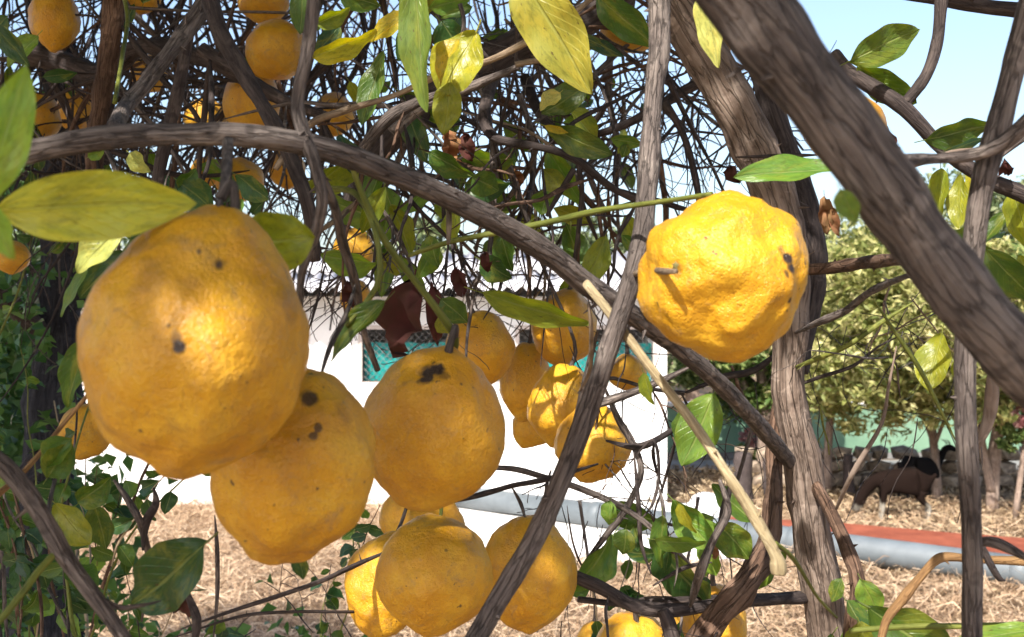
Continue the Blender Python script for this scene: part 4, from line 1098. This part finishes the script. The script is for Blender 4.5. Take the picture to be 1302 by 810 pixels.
def scarred(px, py, w, h, d, label, tilt, nod, seed, neck, nip, lump, marks, stain=.5, stalk=True):
    """marks: (px, py, radius, strength) of blemishes seen on the side facing the camera"""
    inv = axes(tilt, nod, 0.0).to_3x3().inverted()
    sc = []
    for (mx, my, r_, k) in marks:
        a, b = (mx - px) / w * 2, (py - my) / h * 2
        q = inv @ Vector((a, -math.sqrt(max(0.02, 1 - a*a - b*b)), b))
        sc.append((tuple(q), r_, k))
    return lemon(px, py, w, h, d, label, tilt, nod, big_mesh(seed, neck, nip, lump, sc, stain), stalk, 0.0)

def lemon(px, py, w, h, d, label, tilt=0.0, nod=0.0, me=None, stalk=True, spin=None):
    """w, h: width across and length along the axis in pixels; tilt: degrees the stem end leans right; nod: degrees it leans towards the camera"""
    me = me or small_me[rnd.randrange(4)]
    o = bpy.data.objects.new('lemon', me); COL.objects.link(o)
    s = d / F / 2
    o.location = P(px, py, d)
    o.rotation_mode = 'XYZ'
    rot = Matrix.Rotation(R(tilt), 4, 'Y') @ Matrix.Rotation(R(nod), 4, 'X') @ Matrix.Rotation(spin if spin is not None else rnd.uniform(0, 6.28), 4, 'Z')
    o.rotation_euler = rot.to_euler()
    o.scale = (w * s, w * s, h * s / 1.06)
    tag(o, label, 'lemon', LEM_GROUP)
    ztop = max(q.co.z for q in me.vertices)
    c = bpy.data.objects.new('calyx', calyx_me); COL.objects.link(c); c.parent = o
    c.location = (0, 0, ztop - .055)
    if not stalk: c.scale = (.5, .5, .8)
    if stalk:
        top = o.location + rot.to_3x3() @ Vector((0, 0, (ztop - .05) * o.scale.z))
        ax = rot.to_3x3() @ Vector((0, 0, 1))
        best = min(SAMPLES, key=lambda q: (q - top).length + (0.25 if q.z < top.z else 0) + .4 * abs(q.y - top.y))
        dist = (best - top).length
        if dist > .30:
            best = top + ax * .06 + Vector((rnd.uniform(-.03, .03), .03, .10)); dist = .15
        r0 = .0022
        path = catmull([(*(top - ax * .004), r0 * 1.5), (*(top + ax * min(.03, dist * .4)), r0), (*(top.lerp(best, .6) + ax * .01), r0), (*best, r0 * 1.2)], 4)
        v, f, uv = tube_data(path, 6, .1, 40, px)
        obj('twig', mesh('twig', v, f, BARK, True, uv), T)
    return o

def big_mesh(seed, neck, nip, lump, scars, stain=.5):
    return lemon_mesh(seed, neck, nip, lump, 72, 52, m_lemon('lemon_peel_scarred', scars, stain, seed))
scarred(253, 440, 278, 338, .46, 'largest lumpy lemon with narrow neck and small brown scars, beside the yellowing leaf', 13, -6, 17, .20, .10, .06,
        [(303, 330, .07, 1), (306, 338, .05, 1), (270, 436, .06, 1), (268, 425, .06, .6), (225, 350, .2, .25), (375, 380, .2, .3), (268, 400, .1, .3), (190, 310, .15, .2)], .6)
scarred(370, 592, 208, 258, .55, 'smooth shaded lemon pressed against the underside of the largest lumpy lemon', 14, 8, 8, .10, .10, .065,
        [(402, 498, .12, .9), (416, 536, .05, .8), (412, 545, .05, .8), (440, 520, .15, .3)], .4, False)
scarred(551, 545, 182, 214, .65, 'round lemon with a big black scab beside its green stalk', 12, 14, 12, .02, .04, .045,
        [(548, 466, .16, 1), (558, 462, .12, 1), (541, 474, .09, 1), (565, 470, .1, .6)], .4)
scarred(920, 353, 208, 206, .61, 'bright sunlit knobbly lemon with dark streaks hanging before the trunk', -80, 42, 21, .04, .08, .085,
        [(846, 346, .10, .5), (976, 318, .07, 1), (982, 332, .09, 1), (986, 346, .08, 1), (984, 382, .04, 1), (970, 300, .06, .6), (978, 352, .05, .8)], .15, False)
lemon(552, 730, 148, 152, .80, 'round orange lemon in front of the bottom cluster, nothing overlapping it', 5, -20, big_mesh(31, .03, .07, .05, [((.2, -.9, .3), .03, .6)], .35), False, 0.0)
lemon(672, 728, 124, 146, .93, 'lemon crossed by the long slanting branch, next to the round orange one', -3, 0, big_mesh(35, .05, .12, .05, [((-.3, -.9, .2), .02, .4)], .45), False, 0.0)
lemon(492, 744, 104, 132, .90, 'lemon with one sunlit patch half hidden behind the round orange one', 10, -10, big_mesh(41, .08, .10, .06, [((-.5, -.6, .4), .05, .6)], .8), False)
lemon(537, 662, 112, 92, .99, 'pale lemon tucked between the scabbed lemon and the round orange one', 20, 0, None, False)
lemon(610, 442, 88, 100, 1.34, 'shaded lemon at the back of the middle cluster, touching the stalk of the scabbed lemon', -10, 10)
lemon(669, 485, 68, 98, 1.45, 'narrow shaded lemon in the middle of the middle cluster', 5, 0)
lemon(717, 416, 86, 98, 1.38, 'lemon under the curved yellow-green leaf, sunlit along one side', 8, 5, spin=0.4)
lemon(716, 516, 92, 104, 1.30, 'lemon with a bright sunlit spot in the middle cluster', 10, 0, spin=2.0)
lemon(678, 540, 52, 62, 1.50, 'small lemon peeping out below the narrow one of the middle cluster', 25, 0)
lemon(754, 563, 100, 98, 1.18, 'lowest lemon of the middle cluster, looped by a dark bent twig', 10, 0)
lemon(798, 474, 50, 46, 1.55, 'small lemon behind the tan twig and beside the middle cluster', 0, 0)
lemon(805, 824, 94, 96, 1.20, 'lemon with brown stem end under the low dark branch', 5, 25, big_mesh(51, .02, .06, .05, [((-.1, -.35, .88), .28, .45)], .4))
lemon(908, 792, 84, 96, 1.25, 'lemon half hidden by the thick rough branch near the trunk', 0, 0)
lemon(756, 812, 44, 44, 1.5, 'lemon mostly hidden beside the brown stemmed one under the low branch', 0, 0)
lemon(868, 800, 36, 50, 1.6, 'sliver of yellow lemon showing between the low dark branches', 0, 0)
lemon(69, 22, 62, 84, 1.6, 'egg shaped lemon crossed by two thin thorny twigs', 3, 0)
lemon(178, -8, 52, 54, 2.0, 'lemon cut by the top of the frame beside the reddish limb', 0, 0)
lemon(335, 2, 64, 56, 1.75, 'lemon directly above the one with crossing dark thorns', 0, 0)
lemon(350, 63, 76, 78, 1.55, 'round lemon with two dark thorns crossing its face', 50, 10)
lemon(320, 130, 72, 88, 1.62, 'lemon split by two dark branches just above the horizontal branch', 5, 0)
lemon(261, 150, 54, 50, 1.9, 'sunlit pale lemon resting above the horizontal branch', 0, 0)
lemon(190, 94, 48, 50, 2.2, 'lemon behind the slanting grey branch in the tangle', 30, 0)
lemon(48, 150, 56, 68, 1.9, 'speckled lemon behind the bright green leaf edge', 5, 0)
lemon(96, 139, 48, 60, 2.1, 'lemon next to the speckled one, against the reddish limb', 0, 0)
lemon(425, 145, 52, 54, 2.2, 'lemon behind the upright grey branch near the heavy dark limb', 0, 0)
lemon(305, 230, 62, 56, 1.85, 'lemon below the horizontal branch behind dark green leaves', 0, 0)
lemon(365, 215, 46, 52, 2.1, 'lemon below the horizontal branch between two dark branches', 0, 0)
lemon(263, 218, 42, 40, 2.1, 'small orange lemon in the vine leaves under the horizontal branch', 0, 0)
lemon(450, 318, 54, 57, 1.7, 'lemon hanging alone behind the forked grey twig above the hut roof', 5, 0)
lemon(453, 378, 42, 44, 2.0, 'small half lit lemon against the hut wall behind a grey twig', 0, 0)
lemon(15, 327, 46, 42, 1.6, 'orange lemon under the big yellowing leaf at the vine', 0, 0)
lemon(108, 548, 66, 74, 1.35, 'shaded orange lemon caught in the vine beside the largest lumpy lemon', 10, 0)
lemon(798, 44, 72, 46, 1.5, 'lemon tucked under a broad green leaf by the heavy limb', 10, 0)
lemon(909, 55, 42, 62, 1.45, 'lemon behind the trunk beside the pale yellow leaf', 0, 0)
lemon(1076, 166, 104, 96, .80, 'lemon almost hidden behind the thick foreground limb', 20, 0, None, False)

# ------------------------------------------------------------------ crown overhead (out of the frame, it shades the fruit)
LIT = []
def lit(px, py, d, r): LIT.append((P(px, py, d), r))
for q in ((895, 320, .58, .07), (930, 290, .6, .06), (870, 360, .57, .06), (960, 350, .58, .06), (900, 410, .58, .05)): lit(*q)
for y_, x_ in ((600, 1020), (660, 1030), (720, 1040), (780, 1050), (840, 1056)): lit(x_, y_, 1.07, .085)
for x_, y_ in ((790, 418), (835, 478), (880, 535), (925, 603), (962, 660), (988, 720)): lit(x_, y_, .66, .022)
for q in ((695, 430, 1.33, .02), (715, 500, 1.26, .03), (255, 148, 1.86, .03), (455, 755, .86, .018), (466, 715, .86, .01), (243, 366, .41, .003), (832, 130, .76, .02), (836, 50, .78, .02),
          (905, 130, 1.07, .015), (930, 190, 1.07, .01), (640, 285, .67, .012), (720, 340, .70, .02), (600, 262, .66, .01), (440, 45, .9, .02), (495, 30, .9, .02), (700, 60, .8, .03), (735, 105, .8, .02), (905, 50, .72, .03), (580, 90, .83, .02), (556, 95, .8, .015),
          (1170, 735, .75, .05), (1280, 714, .75, .03), (1220, 250, 1.0, .06), (1195, 450, 1.0, .03), (1130, 60, .9, .03), (1300, 300, .95, .05), (890, 560, .95, .03), (870, 660, .87, .03), (1100, 760, .85, .03), (805, 790, 1.16, .02), (905, 780, 1.2, .02),
          (120, 315, .62, .015), (175, 205, .8, .015), (640, 185, 1.1, .015), (600, 80, .88, .02), (520, 140, 1.0, .015), (438, 60, 1.2, .015), (205, 85, .9, .01), (300, 165, .58, .008), (1080, 340, .95, .02), (690, 385, .8, .015), (452, 330, 1.7, .01)):
    lit(*q)
cp = []
def canopy(n, x0, x1, y0, y1, z0, z1):
    p = np.stack([nrs.uniform(x0, x1, n), nrs.uniform(y0, y1, n), nrs.uniform(z0, z1, n)], 1)
    s = np.array(S); keep = np.ones(n, dtype=bool)
    for (q, r_) in LIT:
        rel = p - np.array(q); t_ = rel @ s
        dist = np.linalg.norm(rel - t_[:, None] * s, axis=1)
        keep &= ~((t_ > 0) & (dist < r_ + .022))
    # uneven density: the crown has gaps
    g_ = np.array([noise.noise(Vector((a * 2.6, b * 2.6, 3.3))) for a, b in p[:, :2]])
    keep &= g_ > -.42
    cp.append(p[keep])
canopy(34000, -2.9, 1.6, -1.7, 2.3, 3.2, 3.8)
canopy(14000, -5.0, -1.4, 0.6, 3.3, 3.85, 4.3)
v, f = leaf_cloud(np.concatenate(cp), .10, .055, .3, .8)
CAN = m_foliage('crown_leaves', [(0.02, 0.055, 0.012), (0.05, 0.10, 0.02), (0.09, 0.15, 0.03), (0.20, 0.22, 0.04)], .3, .45, 3.0)
tag(obj('crown', np_mesh('crown', v, f, CAN), T), kind='stuff')
for k in range(9):
    x, y = rnd.uniform(-2.2, 1.0), rnd.uniform(-1.2, 1.8)
    a = Vector((0.12, 1.05, 2.75 + .1 * (k % 3))); m = a.lerp(Vector((x, y, 3.45)), .5) + Vector((0, 0, .15))
    path = catmull([(*a, .016), (*m, .011), (x, y, 3.45, .005)], 6)
    v, f, uv = tube_data(path, 7, .1, 20, k); obj('limb', mesh('limb', v, f, BARK, True, uv), T)

# =================================================================== VINE AND SHADED SHRUB ON THE LEFT
vine = thing('climbing_vine', P(60, 900, 1.6) * 1.0, 'leafy green vine climbing the dark trunk beside the largest lemon', 'vine')
vine.location.z = 0
tr2 = thing('shaded_tree', (P(55, 700, 2.6).x, 2.6, 0), 'dark shaded tree trunk wrapped in green vine leaves', 'tree')
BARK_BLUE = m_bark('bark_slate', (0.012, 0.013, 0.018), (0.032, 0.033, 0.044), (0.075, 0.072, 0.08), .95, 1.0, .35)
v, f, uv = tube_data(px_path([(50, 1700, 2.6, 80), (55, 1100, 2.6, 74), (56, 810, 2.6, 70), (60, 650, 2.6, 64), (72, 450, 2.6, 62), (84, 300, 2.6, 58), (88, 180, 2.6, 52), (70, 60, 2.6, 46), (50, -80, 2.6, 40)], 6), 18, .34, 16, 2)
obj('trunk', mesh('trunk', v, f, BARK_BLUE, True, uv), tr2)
for pts in ([(72, 450, 2.6, 30), (30, 400, 2.5, 26), (-40, 340, 2.4, 22)], [(84, 330, 2.6, 26), (120, 250, 2.6, 22), (140, 120, 2.6, 16)], [(65, 560, 2.6, 26), (20, 620, 2.4, 24), (-50, 690, 2.3, 22)]):
    v, f, uv = tube_data(px_path(pts, 6), 9, .15, 12, 2); obj('limb', mesh('limb', v, f, BARK_DARK, True, uv), tr2)
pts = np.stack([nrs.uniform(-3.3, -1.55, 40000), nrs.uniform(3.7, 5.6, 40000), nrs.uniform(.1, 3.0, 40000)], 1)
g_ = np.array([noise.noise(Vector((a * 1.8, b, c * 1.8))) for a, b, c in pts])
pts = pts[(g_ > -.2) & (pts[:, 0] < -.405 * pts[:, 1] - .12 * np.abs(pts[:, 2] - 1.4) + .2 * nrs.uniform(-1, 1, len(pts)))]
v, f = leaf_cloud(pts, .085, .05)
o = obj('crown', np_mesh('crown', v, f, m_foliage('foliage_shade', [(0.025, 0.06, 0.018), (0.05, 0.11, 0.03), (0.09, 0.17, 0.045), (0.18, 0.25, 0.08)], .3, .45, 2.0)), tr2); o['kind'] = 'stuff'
VC = ('dg', 'g', 'dg', 'lg', 'g', 'bg')
N_LEAF = [0]
def vine_leaf(x, y, d, L, cols):
    a = rnd.uniform(0, 6.28); ll = L * F / d
    leaf(vine, x, y, x + ll * math.cos(a), y + abs(ll * math.sin(a)) * .9, ll * rnd.uniform(.5, .75), d, rnd.choice(cols), rnd.uniform(-50, 50), rnd.uniform(-.02, .02), None, 'leaf', VINE_ME)
    N_LEAF[0] += 1
def vine_stem(x, y, d, ang, L, w, steps, leaves, size, turn=.28):
    pts = wander(x, y, d, ang, L, w, steps, turn)
    v, f, uv = tube_data(px_path(pts, 4), 5, .1, 30, x)
    obj('stem', mesh('stem', v, f, rnd.choice((BARK, GREEN_TWIG, BARK_RED, STALK, BARK_DARK)), True, uv), vine)
    for k in range(leaves):
        u = rnd.uniform(.12, 1) * (steps - 1.01); q0, q1 = pts[int(u)], pts[int(u) + 1]; e = u - int(u)
        vine_leaf(q0[0] + (q1[0] - q0[0]) * e, q0[1] + (q1[1] - q0[1]) * e, q0[2] + (q1[2] - q0[2]) * e, rnd.uniform(*size), VC)
for i in range(17): vine_stem(rnd.uniform(-20, 110), 835, rnd.uniform(1.0, 2.2), -math.pi/2 + rnd.uniform(-.25, .2), rnd.uniform(320, 760), rnd.uniform(3, 6), 9, 8, (.018, .04))
for i in range(9): vine_stem(rnd.uniform(40, 330), rnd.uniform(320, 350), rnd.uniform(1.0, 1.9), -math.pi/2 + rnd.uniform(-.8, .8), rnd.uniform(80, 190), rnd.uniform(2.5, 4), 6, 5, (.025, .05))
for i in range(13): vine_stem(rnd.uniform(130, 490), 832, rnd.uniform(1.2, 2.2), -math.pi/2 + rnd.uniform(-.6, .6), rnd.uniform(60, 190), rnd.uniform(1.5, 3), 6, 4, (.014, .028))
for i in range(5): vine_stem(rnd.uniform(90, 160), 720, rnd.uniform(1.0, 1.5), -math.pi/2 + rnd.uniform(-.4, .5), rnd.uniform(100, 170), rnd.uniform(2, 4), 6, 5, (.02, .036))
for i in range(3): vine_stem(rnd.uniform(440, 470), 720, 1.4, -math.pi/2 + rnd.uniform(-.3, .3), rnd.uniform(60, 130), 2.5, 6, 4, (.014, .024))
for i in range(6): vine_stem(rnd.uniform(720, 900), 815, rnd.uniform(1.2, 1.6), -math.pi/2 + rnd.uniform(-.5, .5), rnd.uniform(70, 200), 2.5, 6, 4, (.014, .03))

# the smaller leaves of the vine, past the ones above
vp = []
for i in range(1300):
    d = rnd.uniform(2.0, 3.3)
    x = abs(rnd.gauss(0, 62)) - 16; y = rnd.uniform(300, 835)
    if i % 6 == 0: x, y, d = rnd.gauss(150, 28), rnd.uniform(570, 830), rnd.uniform(1.9, 2.8)
    if i % 9 == 0: x, y, d = rnd.uniform(150, 470), 835 - abs(rnd.gauss(0, 38)), rnd.uniform(2.2, 3.4)
    if noise.noise(Vector((x * .02, y * .02, 5.0))) > -.15: vp.append(P(x, y, d))
v, f = leaf_cloud(np.array([tuple(q) for q in vp]), .036, .024, .4, .3)
o = obj('small_leaves', np_mesh('small_leaves', v, f, m_foliage('vine_foliage', [(0.02, 0.06, 0.015), (0.045, 0.11, 0.025), (0.08, 0.17, 0.04), (0.15, 0.25, 0.07)], .3, .42, 6.0)), vine); o['kind'] = 'stuff'
